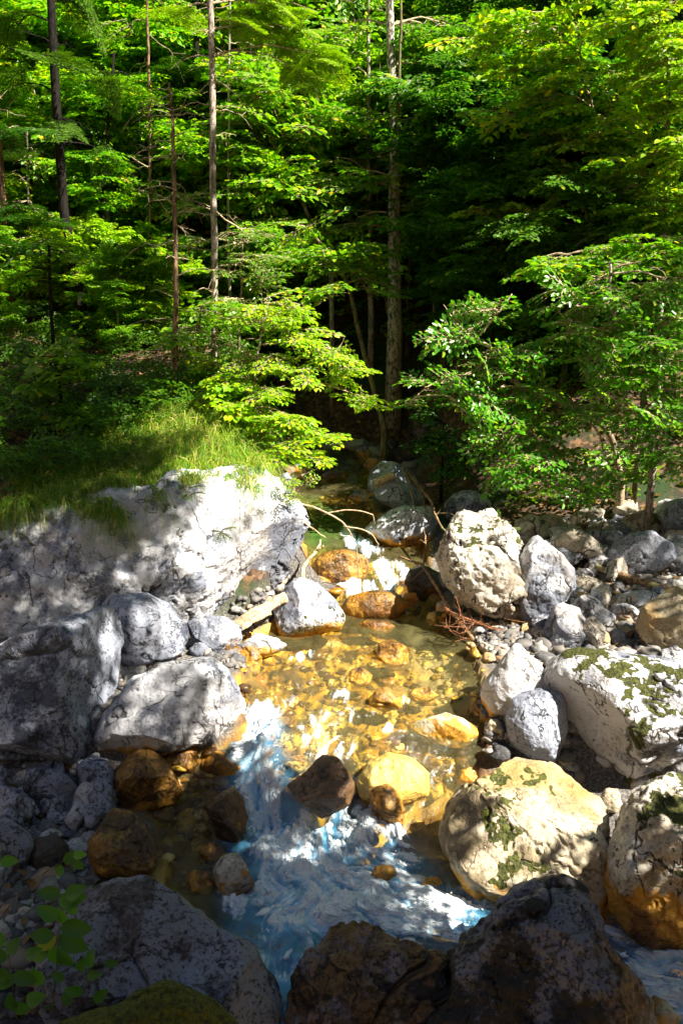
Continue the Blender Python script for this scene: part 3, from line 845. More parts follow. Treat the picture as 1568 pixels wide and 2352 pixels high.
rubble(60, (1190, 1190, 1600, 1330), 'small angular limestone block in the jumbled rubble above the fallen trunk', 'rubble blocks above the fallen trunk', .9, 2.6, [0, 1, 1, 2])
rubble(44, (1230, 1340, 1600, 1490), 'small limestone block on the gravel bar below the fallen trunk', 'blocks on the right gravel bar', .6, 2.0, [0, 1, 2, 3])
rubble(16, (1050, 1430, 1260, 1520), 'small pale block under the fallen reddish branches', 'blocks under the fallen branches', .4, .8, [0, 1, 3])
rubble(34, (-20, 1760, 260, 2060), 'small bluish block on the shaded left gravel', 'blocks on the left gravel', .5, 1.8, [0, 2, 2])
rubble(14, (660, 1040, 930, 1110), 'dim grey cobble on the far waterline behind the outcrop', 'cobbles on the far waterline', .7, 1.6, [1, 2])

# ------------------------------------------------------------------ the water
FOAM = [(600, 1650, 48, 1.0), (620, 1670, 30, .9), (585, 1700, 42, 1.0), (640, 1640, 25, .6), (580, 1750, 45, 1.0), (585, 1800, 45, .95), (600, 1850, 55, .9), (560, 1860, 35, .8),
        (630, 1910, 70, .82), (690, 1950, 95, .85), (740, 2000, 110, .88), (640, 2040, 70, .75), (650, 2110, 60, .7), (720, 2100, 90, .92), (860, 2060, 110, .8), (950, 2090, 80, .85), (1040, 2110, 70, .9),
        (1110, 2060, 50, .85), (900, 1960, 75, .72), (810, 1890, 70, .7), (860, 1900, 45, .6), (600, 2200, 60, .5), (660, 2220, 55, .6), (690, 2300, 45, .35), (620, 2150, 45, .62), (540, 2080, 40, .55), (530, 2040, 35, .5),
        (1440, 2140, 50, .9), (1500, 2200, 70, .92), (1560, 2250, 90, .9), (1600, 2330, 90, .85), (1540, 2300, 50, .8), (1180, 2090, 50, .8), (1300, 2120, 80, .8),
        (700, 1665, 26, 0.46), (740, 1700, 26, 0.48), (775, 1712, 24, 0.52), (810, 1718, 22, 0.48), (850, 1700, 18, 0.44), (890, 1692, 16, 0.44), (920, 1700, 14, 0.40), (700, 1700, 20, 0.40),
        (800, 1640, 30, 0.37), (760, 1650, 30, 0.37), (780, 1600, 25, 0.34), (660, 1620, 26, 0.40), (930, 1605, 14, 0.48), (850, 1640, 18, 0.40), (690, 1510, 13, 0.59), (715, 1500, 11, 0.55), (670, 1517, 10, 0.44),
        (860, 1600, 14, 0.37), (960, 1770, 30, 0.37), (1040, 1765, 14, 0.48), (1000, 1800, 20, 0.37), (850, 1790, 25, 0.40), (930, 1850, 26, 0.44), (960, 1840, 20, 0.44), (930, 1880, 18, 0.48), (820, 1560, 14, 0.33), (700, 1560, 30, 0.31),
        (815, 1240, 22, .95), (840, 1258, 20, .9), (800, 1220, 18, .75), (865, 1262, 14, .7), (880, 1310, 24, .64), (910, 1300, 18, .5), (900, 1340, 20, .7), (930, 1335, 16, .7), (770, 1352, 18, .85), (810, 1348, 18, .85), (735, 1350, 20, .75), (700, 1360, 16, .5), (850, 1350, 16, .7)]
AER = [(600, 1680, 60, .35), (580, 1780, 60, .6), (620, 1900, 90, .8), (700, 1980, 150, .9), (680, 2100, 130, .9), (640, 2250, 110, 1.0), (850, 2040, 150, .7), (1000, 2090, 100, .55), (1120, 2080, 70, .5), (1500, 2220, 130, .6),
       (640, 2330, 90, 1.0), (800, 1900, 70, .4)]
GREEN = [(745, 1190, 45, .9), (730, 1230, 35, .9), (770, 1215, 40, .8), (720, 1160, 30, .8), (690, 1150, 30, .6), (880, 1330, 25, .3)]
REFLECT = [(780, 1650, 60, .55), (700, 1700, 50, .6), (950, 1460, 40, .5), (880, 1450, 40, .3), (720, 1660, 40, .6), (800, 1700, 50, .5), (720, 1770, 40, .5), (900, 1770, 50, .35), (700, 1620, 50, .3), (930, 1430, 30, .45)]  # pale reflections on the stream, painted as a veil colour

wx = np.arange(-1.7, 3.7, 0.012)
wy = np.concatenate([np.arange(2.6, 6.3, 0.012), np.arange(6.3, 13.2, 0.02)])
WX, WY = np.meshgrid(wx, wy)
wp = np.stack([WX.ravel(), WY.ravel(), np.zeros(WX.size)], 1)
foam = blob(wp, FOAM)
foam = np.clip(foam + 0.0, 0, 1)
aer = blob(wp, AER)
grn = blob(wp, GREEN)
pale = blob(wp, REFLECT)
# current: along the channel, turning right behind the dark dome in the lower pool
l_, r_, _lv = chan(WY)
l2, r2, _ = chan(WY - 0.05)
mid_dx = np.where(WY > 5.2, ((l2 + r2) - (l_ + r_)) / 2 / 0.05, 0)
fx = mid_dx + sstep(5.2, 4.5, WY) * sstep(-0.5, 0.8, WX) * 2.4 - sstep(5.2, 4.4, WY) * sstep(0.1, -0.6, WX) * 0.2
fy = -np.ones_like(fx)
tw = fbm(wp * 4.5, 2, 301).reshape(WX.shape)
gyy, gxx = np.gradient(tw, wy, wx)
turb = foam.reshape(WX.shape) * 0.30 + 0.15
fx, fy = fx + turb * gyy * 0.35, fy - turb * gxx * 0.35
fl = np.sqrt(fx ** 2 + fy ** 2) + 1e-6
fx, fy = fx / fl, fy / fl


def drift(noise, steps):
    """streaks: noise averaged along the current"""
    H, Wn = noise.shape
    out = noise.copy()
    cnt = 1.0
    for sgn in (1, -1):
        px, py = np.meshgrid(np.arange(Wn, dtype=float), np.arange(H, dtype=float))
        for s in range(steps):
            ix = np.clip(px.astype(int), 0, Wn - 1)
            iy = np.clip(py.astype(int), 0, H - 1)
            px = px + sgn * fx[iy, ix] * 1.1
            py = py + sgn * fy[iy, ix] * 1.1
            out += noise[np.clip(py.astype(int), 0, H - 1), np.clip(px.astype(int), 0, Wn - 1)]
        cnt += steps
    out /= cnt
    out -= out.mean()
    return out / (out.std() + 1e-9)


n1 = RNG.uniform(-1, 1, WX.shape)
n1 = (n1 + np.roll(n1, 1, 0) + np.roll(n1, 1, 1) + np.roll(np.roll(n1, 1, 0), 1, 1)) / 2
streak = drift(n1, 14)
n2 = fbm(wp * 9, 3, 311).reshape(WX.shape)
swirl = drift(n2, 9)
n3 = fbm(wp * 22, 2, 321).reshape(WX.shape)
ripple = drift(n3, 5)
lv = level(WY)
F2 = foam.reshape(WX.shape)
c1 = drift(fbm(wp * 6.0, 3, 361).reshape(WX.shape), 7)
c2 = drift(fbm(wp * 15.0, 3, 371).reshape(WX.shape), 8)
c3 = drift(n1, 9)
clump = 0.5 * c1 + 0.5 * c2 + 0.6 * c3
wz = lv + 0.003 * swirl + 0.003 * ripple + 0.012 * fbm(wp * 6, 3, 351).reshape(WX.shape) + F2 * (0.020 * c1 + 0.011 * c2 + 0.005 * c3 + 0.09 * fbm(wp * 4.2, 3, 331).reshape(WX.shape) + 0.05 * (0.3 - np.abs(fbm(wp * 6.5, 3, 333).reshape(WX.shape))))
wz += 0.03 * fbm(wp * np.array([2, 1.4, 1]), 3, 341).reshape(WX.shape) * sstep(9.5, 5, WY)
wz += blob(wp, [(900, 1745, 60, 0.07), (590, 1690, 40, .05)]).reshape(WX.shape)
gz = tz(WX, WY, False)
ok = (wz > gz - 0.06)
H, Wn = WX.shape
i = (np.arange(H - 1)[:, None] * Wn + np.arange(Wn - 1)[None])
keep = (ok[:-1, :-1] | ok[1:, :-1] | ok[:-1, 1:] | ok[1:, 1:])
i = i[keep]
wf = np.stack([i, i + 1, i + Wn + 1, i + Wn], 1)
used = np.unique(wf)
remap = np.full(WX.size, -1)
remap[used] = np.arange(len(used))
wv = np.stack([WX.ravel(), WY.ravel(), wz.ravel()], 1)[used]


def water_material():
    n = NT('stream_water')
    P = n.pos()
    fm, st, sw, ae, gr, pl = (n.attr(k) for k in ('foam', 'streak', 'swirl', 'aerated', 'green', 'pale_reflect'))
    fine = n.noise(38, 4, 0.65)
    cl = n.attr('clump')
    t = n.math('MULTIPLY_ADD', cl, 0.19, n.math('MULTIPLY_ADD', fine, 0.4, -0.2))
    ff = n.rng(n.math('ADD', n.math('MULTIPLY', fm, 1.10), t), 0.40, 0.92)
    ff = n.math('MULTIPLY', ff, n.rng(fm, 0.12, 0.35))
    hb = n.math('MULTIPLY_ADD', n.math('MULTIPLY', cl, fm), 0.6, n.math('MULTIPLY', n.noise(30, 3, 0.65, 0.6), 1.8))
    bmp = n.bump(hb, 0.4, 0.02)
    fr = n.node('Fresnel', None, IOR=1.33, Normal=bmp).outputs[0]
    tint = n.mix(gr, (0.95, 0.94, 0.74), (0.35, 0.62, 0.18))
    clear = n.node('BsdfTransparent', None, Color=tint).outputs[0]
    gl = n.node('BsdfGlossy', None, Color=(1, 1, 1), Roughness=0.06, Normal=bmp).outputs[0]
    bodyc = n.mix(gr, n.mix(n.rng(ae, 0.05, 0.3), (0.50, 0.45, 0.19), (0.16, 0.55, 0.90)), (0.05, 0.20, 0.02))  # aerated water colour, with skylight blue put into it
    body = n.node('BsdfDiffuse', None, Color=bodyc, Normal=bmp).outputs[0]
    bf = n.math('MAXIMUM', n.math('MAXIMUM', n.math('MULTIPLY', ae, 0.85), n.math('MULTIPLY', gr, 0.6)), n.math('MULTIPLY', pl, 0.33))
    bf = n.math('MULTIPLY', n.math('MAXIMUM', bf, 0.11), n.math('MULTIPLY_ADD', n.rng(n.noise(7, 3), .3, .7), 0.5, 0.6), clamp=True)
    s = n.node('MixShader', None, _0=bf, _1=clear, _2=body).outputs[0]
    s = n.node('MixShader', None, _0=fr, _1=s, _2=gl).outputs[0]
    foamc = n.mix(n.rng(n.math('MULTIPLY_ADD', cl, 0.20, fine), 0.2, 0.75), (0.45, 0.74, 0.96), (0.96, 0.98, 0.99))  # thinner foam is painted with the blue of skylit shade
    fd = n.node('BsdfDiffuse', None, Color=foamc, Normal=n.bump(hb, 0.45, 0.02)).outputs[0]
    s = n.node('MixShader', None, _0=ff, _1=s, _2=fd).outputs[0]
    return n.finish(s)


water = mesh_obj('stream_water', wv, remap[wf], water_material())
tag(water, 'clear golden mountain stream breaking into white and blue foam', 'water', kind='structure')
for k, a in (('foam', foam), ('streak', streak.ravel()), ('clump', clump.ravel()), ('swirl', swirl.ravel()), ('aerated', aer), ('green', grn), ('pale_reflect', pale)):
    attr(water, k, a[used])

# drops thrown up where the water breaks
pw = np.clip(F2.ravel()[used] - .55, 0, 1) ** 1.5 * (wv[:, 1] < 6.0)
dk_ = RNG.choice(len(used), 2600, replace=False, p=pw / pw.sum())
D8, F8 = ico(1)
dp_ = wv[dk_] + RNG.normal(size=(len(dk_), 3)) * np.array([.02, .02, 0]) + np.array([0, 0, 1]) * np.abs(RNG.normal(size=(len(dk_), 1))) * .022
dr_ = 0.0016 * np.exp(RNG.normal(size=len(dk_)) * .5)
vv = (dp_[:, None, :] + D8[None] * dr_[:, None, None] * np.array([1.3, 1, 1])).reshape(-1, 3)
ff_ = (F8[None] + (np.arange(len(dk_)) * len(D8))[:, None, None]).reshape(-1, 3)
nd_ = NT('water_drops')
spr = mesh_obj('water_spray', vv, ff_, nd_.finish(nd_.principled(Base_Color=(.95, .97, .98), Roughness=.15)))
tag(spr, 'fine white drops thrown up over the broken foaming water', 'spray', kind='stuff')

# froth: small lumps of foam riding on the broken water, drawn out along the current
pw = np.clip(F2.ravel()[used] - .45, 0, 1) ** 1.3 * np.clip(clump.ravel()[used] + .4, .01, 3) ** 2.3 * (wv[:, 1] < 6.1)
k_ = RNG.choice(len(used), 6500, replace=False, p=pw / pw.sum())
D8, F8 = ico(2)
fxx, fyy = fx.ravel()[used][k_], fy.ravel()[used][k_]
r_ = 0.0036 * np.exp(RNG.normal(size=len(k_)) * .55)
along = np.stack([fxx, fyy, 0 * fxx], 1)
across = np.stack([-fyy, fxx, 0 * fxx], 1)
lump = 1 + .25 * RNG.normal(size=(len(k_), len(D8), 1))
loc_ = D8[None] * lump * r_[:, None, None]
st_ = RNG.uniform(1.2, 3.6, len(k_))[:, None, None]
vv = wv[k_][:, None, :] + loc_[:, :, :1] * along[:, None, :] * st_ + loc_[:, :, 1:2] * across[:, None, :] + loc_[:, :, 2:] * np.array([0, 0, .8])
ff_ = (F8[None] + (np.arange(len(k_)) * len(D8))[:, None, None]).reshape(-1, 3)
nf_ = NT('froth')
fr_o = mesh_obj('foam', vv.reshape(-1, 3), ff_, nf_.finish(nf_.principled(Base_Color=nf_.ramp(nf_.island(), [(0, (.74, .88, .97)), (1, (.97, .98, .99))]), Roughness=.6)))
tag(fr_o, 'white froth riding on the broken water of the lower rapid', 'foam', kind='stuff')
# ------------------------------------------------------------------ leaves, twigs and trees
def leaf_material(name, cols, trans=1.5, gloss=0.45, spec=0.3):
    cols = [(p, tuple(x * 0.84 for x in c)) for p, c in cols]
    trans *= 0.8
    n = NT(name)
    isl = n.island()
    col = n.ramp(isl, cols)
    oi = n.node('ObjectInfo').outputs['Random']
    col = n.mix(n.math('MULTIPLY', oi, 0.22), col, (0.16, 0.20, 0.012))
    tc = n.mix(1.0, col, (trans, trans * 1.15, trans * 0.35), 'MULTIPLY')
    d = n.principled(Base_Color=col, Roughness=gloss, Specular_IOR_Level=spec)
    t = n.node('BsdfTranslucent', None, Color=tc).outputs[0]
    return n.finish(n.node('AddShader', None, _0=d, _1=t).outputs[0])


LEAF = {
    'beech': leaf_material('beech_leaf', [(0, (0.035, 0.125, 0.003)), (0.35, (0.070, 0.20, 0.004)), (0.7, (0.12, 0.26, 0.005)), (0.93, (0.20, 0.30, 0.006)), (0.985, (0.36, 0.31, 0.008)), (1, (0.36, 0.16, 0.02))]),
    'lime': leaf_material('sunny_beech_leaf', [(0, (0.085, 0.21, 0.003)), (0.5, (0.16, 0.29, 0.004)), (0.85, (0.26, 0.34, 0.006)), (1, (0.40, 0.34, 0.008))]),  # brighter beech leaf copy, sunlight put into its green
    'alder': leaf_material('alder_leaf', [(0, (0.030, 0.12, 0.006)), (0.5, (0.055, 0.20, 0.008)), (0.9, (0.10, 0.26, 0.010)), (1, (0.25, 0.27, 0.012))], gloss=0.3, spec=0.5),
    'spruce': leaf_material('spruce_needle', [(0, (0.012, 0.050, 0.005)), (0.6, (0.028, 0.10, 0.006)), (1, (0.06, 0.14, 0.008))], trans=0.8),
    'larch': leaf_material('bright_needle', [(0, (0.08, 0.18, 0.004)), (0.6, (0.15, 0.26, 0.005)), (1, (0.28, 0.31, 0.01))], trans=1.4),
    'dark': leaf_material('shaded_leaf', [(0, (0.014, 0.06, 0.006)), (0.6, (0.028, 0.11, 0.008)), (0.95, (0.05, 0.16, 0.008)), (1, (0.2, 0.2, 0.01))]),  # darker leaf copy, the wood's shade put into its green
    'grass': leaf_material('grass_blade', [(0, (0.04, 0.13, 0.004)), (0.45, (0.09, 0.22, 0.005)), (0.7, (0.20, 0.28, 0.01)), (0.85, (0.40, 0.33, 0.09)), (1, (0.50, 0.37, 0.15))], trans=1.1),
    'litter': leaf_material('dead_leaf', [(0, (0.05, 0.025, 0.012)), (0.5, (0.14, 0.065, 0.028)), (1, (0.30, 0.16, 0.07))], trans=0.6),
}


def bark_material(name, pale, dark, thr=0.5, streak=(6, 6, 1.6), lichen=None):
    n = NT(name)
    v = n.vscale(n.pos(), streak)
    a = n.noise(5.0, 4, 0.65, 0.6, vec=v)
    col = n.mix(n.rng(a, thr - 0.07, thr + 0.10), pale, dark)
    f = n.noise(60, 2)
    col = n.mix(n.rng(f, 0.5, 0.75), col, (dark[0] * .5, dark[1] * .5, dark[2] * .5))
    if lichen:
        col = n.mix(n.rng(n.noise(2.3, 3), 0.55, 0.62), col, lichen)
    return n.finish(n.principled(Base_Color=col, Roughness=0.9, Specular_IOR_Level=0.15, Normal=n.bump(a, 0.6, 0.02)))


BARK = {
    'pale': bark_material('pale_bark', (0.46, 0.40, 0.33), (0.13, 0.10, 0.08), 0.52),
    'mottled': bark_material('mottled_beech_bark', (0.60, 0.56, 0.48), (0.10, 0.085, 0.07), 0.5, (5, 5, 2.5)),
    'dark': bark_material('dark_spruce_bark', (0.022, 0.018, 0.015), (0.007, 0.006, 0.005), 0.5),
    'red': bark_material('reddish_bark', (0.32, 0.20, 0.12), (0.09, 0.055, 0.04), 0.5),
    'twig': bark_material('twig_bark', (0.55, 0.43, 0.29), (0.28, 0.19, 0.11), 0.55),
    'olive': bark_material('olive_bark', (0.22, 0.19, 0.11), (0.09, 0.075, 0.045), 0.5, lichen=(0.20, 0.19, 0.06)),
    'drift': bark_material('bleached_wood', (0.62, 0.47, 0.30), (0.36, 0.22, 0.12), 0.55),
    'rust': bark_material('rusty_wood', (0.30, 0.13, 0.06), (0.12, 0.05, 0.025), 0.5),
    'trunk': bark_material('fallen_trunk_bark', (0.34, 0.22, 0.12), (0.12, 0.07, 0.04), 0.5, lichen=(0.24, 0.22, 0.10)),
}


def unit(a):
    return a / (np.linalg.norm(a, axis=-1, keepdims=True) + 1e-9)


def leaf_mesh(base, dirs, nrm, ln, wr=0.30, fold=0.22):
    """blade-shaped leaves with a folded midrib: 6 corners, two faces each"""
    dirs = unit(dirs)
    side = unit(np.cross(nrm, dirs))
    up = unit(np.cross(dirs, side))
    ln = np.asarray(ln)[:, None]
    w = ln * wr
    f = w * fold
    v = np.stack([base,
                  base + dirs * ln * 0.30 + side * w + up * f,
                  base + dirs * ln * 0.68 + side * w * 0.82 + up * f * 0.6,
                  base + dirs * ln - up * ln * 0.10,
                  base + dirs * ln * 0.68 - side * w * 0.82 + up * f * 0.6,
                  base + dirs * ln * 0.30 - side * w + up * f], 1)
    n = len(base)
    k = np.arange(n)[:, None] * 6
    q = np.concatenate([k + np.array([0, 1, 2, 3]), k + np.array([0, 3, 4, 5])], 1).reshape(-1, 4)
    return v.reshape(-1, 3), q


def needle_mesh(base, dirs, nrm, ln, wr=0.13):
    """narrow needle twiglets: one four-cornered blade each"""
    dirs = unit(dirs)
    side = unit(np.cross(nrm, dirs))
    ln = np.asarray(ln)[:, None]
    v = np.stack([base, base + dirs * ln * 0.4 + side * ln * wr, base + dirs * ln, base + dirs * ln * 0.4 - side * ln * wr], 1)
    n = len(base)
    q = np.arange(n)[:, None] * 4 + np.arange(4)
    return v.reshape(-1, 3), q


def spray_template(rg, kind):
    """one flat branch end, length 1: leaves (base, direction, normal, size) and its twig lines"""
    B, Dr, N, L, tw = [], [], [], [], []
    curve = rg.uniform(-0.25, 0.25)
    droop = rg.uniform(0.08, 0.3)
    main = lambda t: np.array([t, curve * t * t, 0.06 * t - droop * t * t])
    tw.append(np.array([main(t) for t in np.linspace(0, 0.97, 6)]))
    if kind == 'needle':
        for s in np.linspace(0.08, 1, 26):
            p = main(s)
            lens = 0.42 * (1 - s) ** 0.7 + 0.08
            for sg in (-1, 1):
                a = math.radians(rg.uniform(48, 66))
                d = np.array([math.cos(a), sg * math.sin(a), rg.uniform(-0.25, 0.0)])
                m = max(3, int(lens / 0.042))
                for j in range(m):
                    q = p + d * lens * (j / m) + np.array([0, 0, -0.25 * (lens * j / m) ** 2])
                    for s2 in (-1, 1):
                        b = a * sg + s2 * rg.uniform(0.5, 0.9)
                        B.append(q)
                        Dr.append([math.cos(b), math.sin(b), rg.uniform(-0.35, 0.1)])
                        N.append([rg.normal() * .25, rg.normal() * .25, 1])
                        L.append(rg.uniform(0.06, 0.10))
        return np.array(B), np.array(Dr), np.array(N), np.array(L), tw
    step = {'beech': 0.105, 'alder': 0.12, 'maple': 0.2}[kind]
    ll = {'beech': 0.155, 'alder': 0.15, 'maple': 0.24}[kind]
    sg = 1
    for s in np.arange(0.10, 0.98, 0.095):
        sg = -sg
        p = main(s)
        lens = (0.52 * (1 - s) ** 0.8 + 0.10) * rg.uniform(0.7, 1.15)
        a = sg * math.radians(rg.uniform(38, 62))
        dz = rg.uniform(-0.12, 0.14)
        line = []
        s2 = 1
        for t in np.arange(0.15, 1.0, step / lens):
            q = p + lens * t * np.array([math.cos(a), math.sin(a), dz - 0.22 * t])
            s2 = -s2
            b = a + s2 * math.radians(rg.uniform(30, 62))
            B.append(q)
            Dr.append([math.cos(b), math.sin(b), rg.uniform(-0.40, 0.05)])
            N.append([rg.normal() * .28, rg.normal() * .28, 1])
            L.append(ll * rg.uniform(0.65, 1.1))
            line.append(q)
        q = p + lens * np.array([math.cos(a), math.sin(a), dz - 0.22])
        B.append(q)
        Dr.append([math.cos(a), math.sin(a), -0.25])
        N.append([rg.normal() * .25, rg.normal() * .25, 1])
        L.append(ll * rg.uniform(0.7, 1.1))
        tw.append(np.array([p, (p + q) / 2 + np.array([0, 0, .01]), q]))
    B.append(main(1.0))
    Dr.append([1, curve * 2, -0.3])
    N.append([0, 0, 1])
    L.append(ll)
    return np.array(B), np.array(Dr), np.array(N), np.array(L), tw


_rg = np.random.default_rng(77)
SPRAY = {k: [spray_template(_rg, k) for _ in range(6)] for k in ('beech', 'alder', 'maple', 'needle')}


class Crown:
    """collects the leaves (one mesh) and the twigs (one mesh) of a plant"""
    def __init__(self, kind, seed, wr=0.30, leaf=1.0, tilt=0.22, thin=1.0):
        self.kind, self.rg, self.wr, self.leaf, self.tilt, self.thin = kind, np.random.default_rng(seed), wr, leaf, tilt, thin
        self.lv, self.lq, self.n = [], [], 0
        self.wood = Geo()

    def spray(self, pos, out, scale, twigs=True, up=(0, 0, 1)):
        rg = self.rg
        B, Dr, N, L, tw = SPRAY[self.kind][rg.integers(6)]
        x = unit(np.asarray(out, float))
        u = np.asarray(up, float) + rg.normal(size=3) * self.tilt
        y = unit(np.cross(u, x))
        z = np.cross(x, y)
        if rg.random() < .5:
            y = -y
        M = np.stack([x, y, z])
        if self.thin < 1:
            k = rg.random(len(B)) < self.thin
            B, Dr, N, L = B[k], Dr[k], N[k], L[k]
        b = pos + (B * scale) @ M
        fn = needle_mesh if self.kind == 'needle' else leaf_mesh
        v, q = fn(b, Dr @ M, N @ M + rg.normal(size=B.shape) * 0.22, L * scale * self.leaf, self.wr)
        self.lv.append(v)
        self.lq.append(q + self.n)
        self.n += len(v)
        if twigs:
            for i, t in enumerate(tw):
                p = pos + (t * scale) @ M
                r0 = (0.0065 if i == 0 else 0.0032) * (0.6 + scale * 0.5) * (1.5 if self.kind == 'alder' else 1)
                self.wood.tube(p, np.linspace(r0, r0 * 0.45, len(p)), 3, cap=False)

    def branch(self, a, b, r0, r1, wob=0.10, n=7, seg=5):
        rg = self.rg
        a, b = np.asarray(a, float), np.asarray(b, float)
        L = np.linalg.norm(b - a)
        t = np.linspace(0, 1, n)[:, None]
        p = a * (1 - t) + b * t
        off = np.cumsum(rg.normal(size=(n, 3)), 0) * wob * L / n
        off -= off * 0 + t * off[-1]
        p = p + off + np.array([0, 0, 1]) * (0.10 * L * np.sin(t * math.pi))
        self.wood.tube(p, np.linspace(r0, r1, n), seg, cap=False)
        return p

    def cluster(self, c, rad, n, scale, anchor=None, flat=0.55, limb=0.012, lift=0.0):
        """a bough: a limb from the anchor to c, then sprays spread through an ellipsoid round c"""
        rg = self.rg
        c = np.asarray(c, float)
        line = None
        if anchor is not None:
            line = self.branch(anchor, c, limb, limb * 0.4)
        for _ in range(n):
            q = rg.normal(size=3)
            q = unit(q) * rg.random() ** 0.45 * rad
            q[2] *= flat
            out = q * np.array([1, 1, 0.4]) / rad + rg.normal(size=3) * np.array([.45, .45, .12])
            if anchor is not None:
                d = c - np.asarray(anchor)
                out = out + unit(d) * np.array([1, 1, .3]) * 0.5
            out[2] += lift
            s = scale * rg.uniform(0.7, 1.2)
            st = c + q - unit(out) * s * 0.5
            self.spray(st, out, s)
            if line is not None and rg.random() < 0.6:
                k = line[rg.integers(len(line) // 2, len(line))]
                self.branch(k, st, limb * 0.4, 0.004, n=5, seg=3)

    def leaves_obj(self, name, mat, parent, smooth=False):
        v = np.concatenate(self.lv)
        q = np.concatenate(self.lq)
        return mesh_obj(name, v, q, mat, parent, local=True, smooth=smooth) if parent is None else child_mesh(name, v, q, mat, parent)


def child_mesh(name, v, f, mat, parent, smooth=False):
    o = mesh_obj(name, v - np.array(parent.location), f, mat, parent, local=True, smooth=smooth)
    return o


def child_geo(g, name, mat, parent, smooth=True):
    v = np.concatenate(g.v) - np.array(parent.location)
    fl = ([np.concatenate(g.q)] if g.q else []) + ([np.concatenate(g.t)] if g.t else [])
    return mesh_obj(name, v, fl, mat, parent, local=True, smooth=smooth)


def trunk_line(pts, n=26, wob=0.012, seed=0):
    """(u, v, Y) knots -> world polyline with slight natural bends"""
    p = smooth_line(np.array([at_y(u, v, y) for u, v, y in pts]), n)
    rg = np.random.default_rng(seed)
    w = np.cumsum(rg.normal(size=(n, 3)) * np.array([1, 1, 0]), 0) * wob * 0.35
    w -= np.linspace(0, 1, n)[:, None] * w[-1]
    return p + w


TREES = 0


def plant(name, label, cat, knots, wpx, bark, kind='beech', leaf='beech', clusters=(), top=0.45, wr=0.30, leafk=1.0, spr=0.6, group=None, root=True, stubs=0,
          part=('trunk', 'crown'), flat=0.55, limb=0.012, tilt=0.22, thin=1.0, extra=(), lift=0.0, dense=1.5):
    """a tree or shrub: knots (u, v, Y) give the trunk from its top to its foot; clusters (u, v, Y, radius in picture units, sprays)"""
    global TREES
    TREES += 1
    line = trunk_line(knots[::-1], 28, seed=TREES)
    y0 = line[0]
    gzz = float(tz(y0[0], y0[1]))
    if root and y0[2] > gzz:
        line = np.concatenate([[[y0[0], y0[1], gzz - 0.15]], line])
    r0 = wpx * depth_scale(line[0][1], line[0][2]) / 2
    base = (line[0][0], line[0][1], min(gzz, line[0][2] + .15))
    e = empty(name, base)
    tag(e, label, cat, group)
    g = Geo()
    m = len(line)
    rr = r0 * np.linspace(1.0, top, m)
    rr[0] *= 1.5
    if m > 2:
        rr[1] *= 1.15
    g.tube(line, rr, 12, jitter=0.06, seed=TREES)
    for ex in extra:                                            # further stems or limbs: (knots, width)
        el = trunk_line(ex[0][::-1], 16, seed=TREES + 50)
        er = ex[1] * depth_scale(el[0][1], el[0][2]) / 2
        g.tube(el, np.linspace(er, er * 0.35, 16), 8, jitter=0.06, seed=TREES + 3)
        line = np.concatenate([line, el])
    cr = Crown(kind, 500 + TREES, wr, leafk, tilt, thin)
    for _ in range(stubs):                                      # dead side twigs on the bare stem
        k = cr.rg.integers(3, m - 2)
        a = cr.rg.uniform(0, 2 * math.pi)
        L = cr.rg.uniform(0.15, 0.7)
        tip = line[k] + L * np.array([math.cos(a), math.sin(a) * .7, cr.rg.uniform(-0.45, 0.15)])
        p = cr.branch(line[k], tip, 0.007, 0.002, wob=0.3, n=7, seg=4)
        for j in range(2):
            kk = cr.rg.integers(2, 6)
            cr.branch(p[kk], p[kk] + cr.rg.normal(size=3) * L * 0.25, 0.003, 0.0015, n=4, seg=3)
    for c in clusters:
        u, v, y, rad, ns = c[:5]
        C = at_y(u, v, y)
        R_ = rad * depth_scale(C[1], C[2])
        d = np.linalg.norm((line - C) * np.array([1, 1, 1.6]), axis=1) + np.where(line[:, 2] > C[2] + 0.1, 0.8, 0)
        anc = line[np.argmin(d)]
        cr.cluster(C, R_, int(ns * dense + .5), spr * (c[5] if len(c) > 5 else 1.0), anc, flat=flat, limb=limb, lift=lift)
    nq, nw, nt_ = sum(map(len, g.q)), sum(map(len, cr.wood.q)), sum(map(len, g.t))
    if cr.wood.n:
        g.add(np.concatenate(cr.wood.v), np.concatenate(cr.wood.q))
    tr_ = child_geo(g, part[0], BARK[bark], e)
    if nw and len(tr_.data.polygons) == nq + nw + nt_:
        tr_.data.materials.append(BARK['twig' if bark != 'dark' else 'dark'])
        tr_.data.polygons.foreach_set('material_index', np.concatenate([np.zeros(nq), np.ones(nw), np.zeros(nt_)]).astype(np.int32))
    if cr.lv:
        v = np.concatenate(cr.lv)
        child_mesh(part[1], v, np.concatenate(cr.lq), LEAF[leaf], e)
    return e
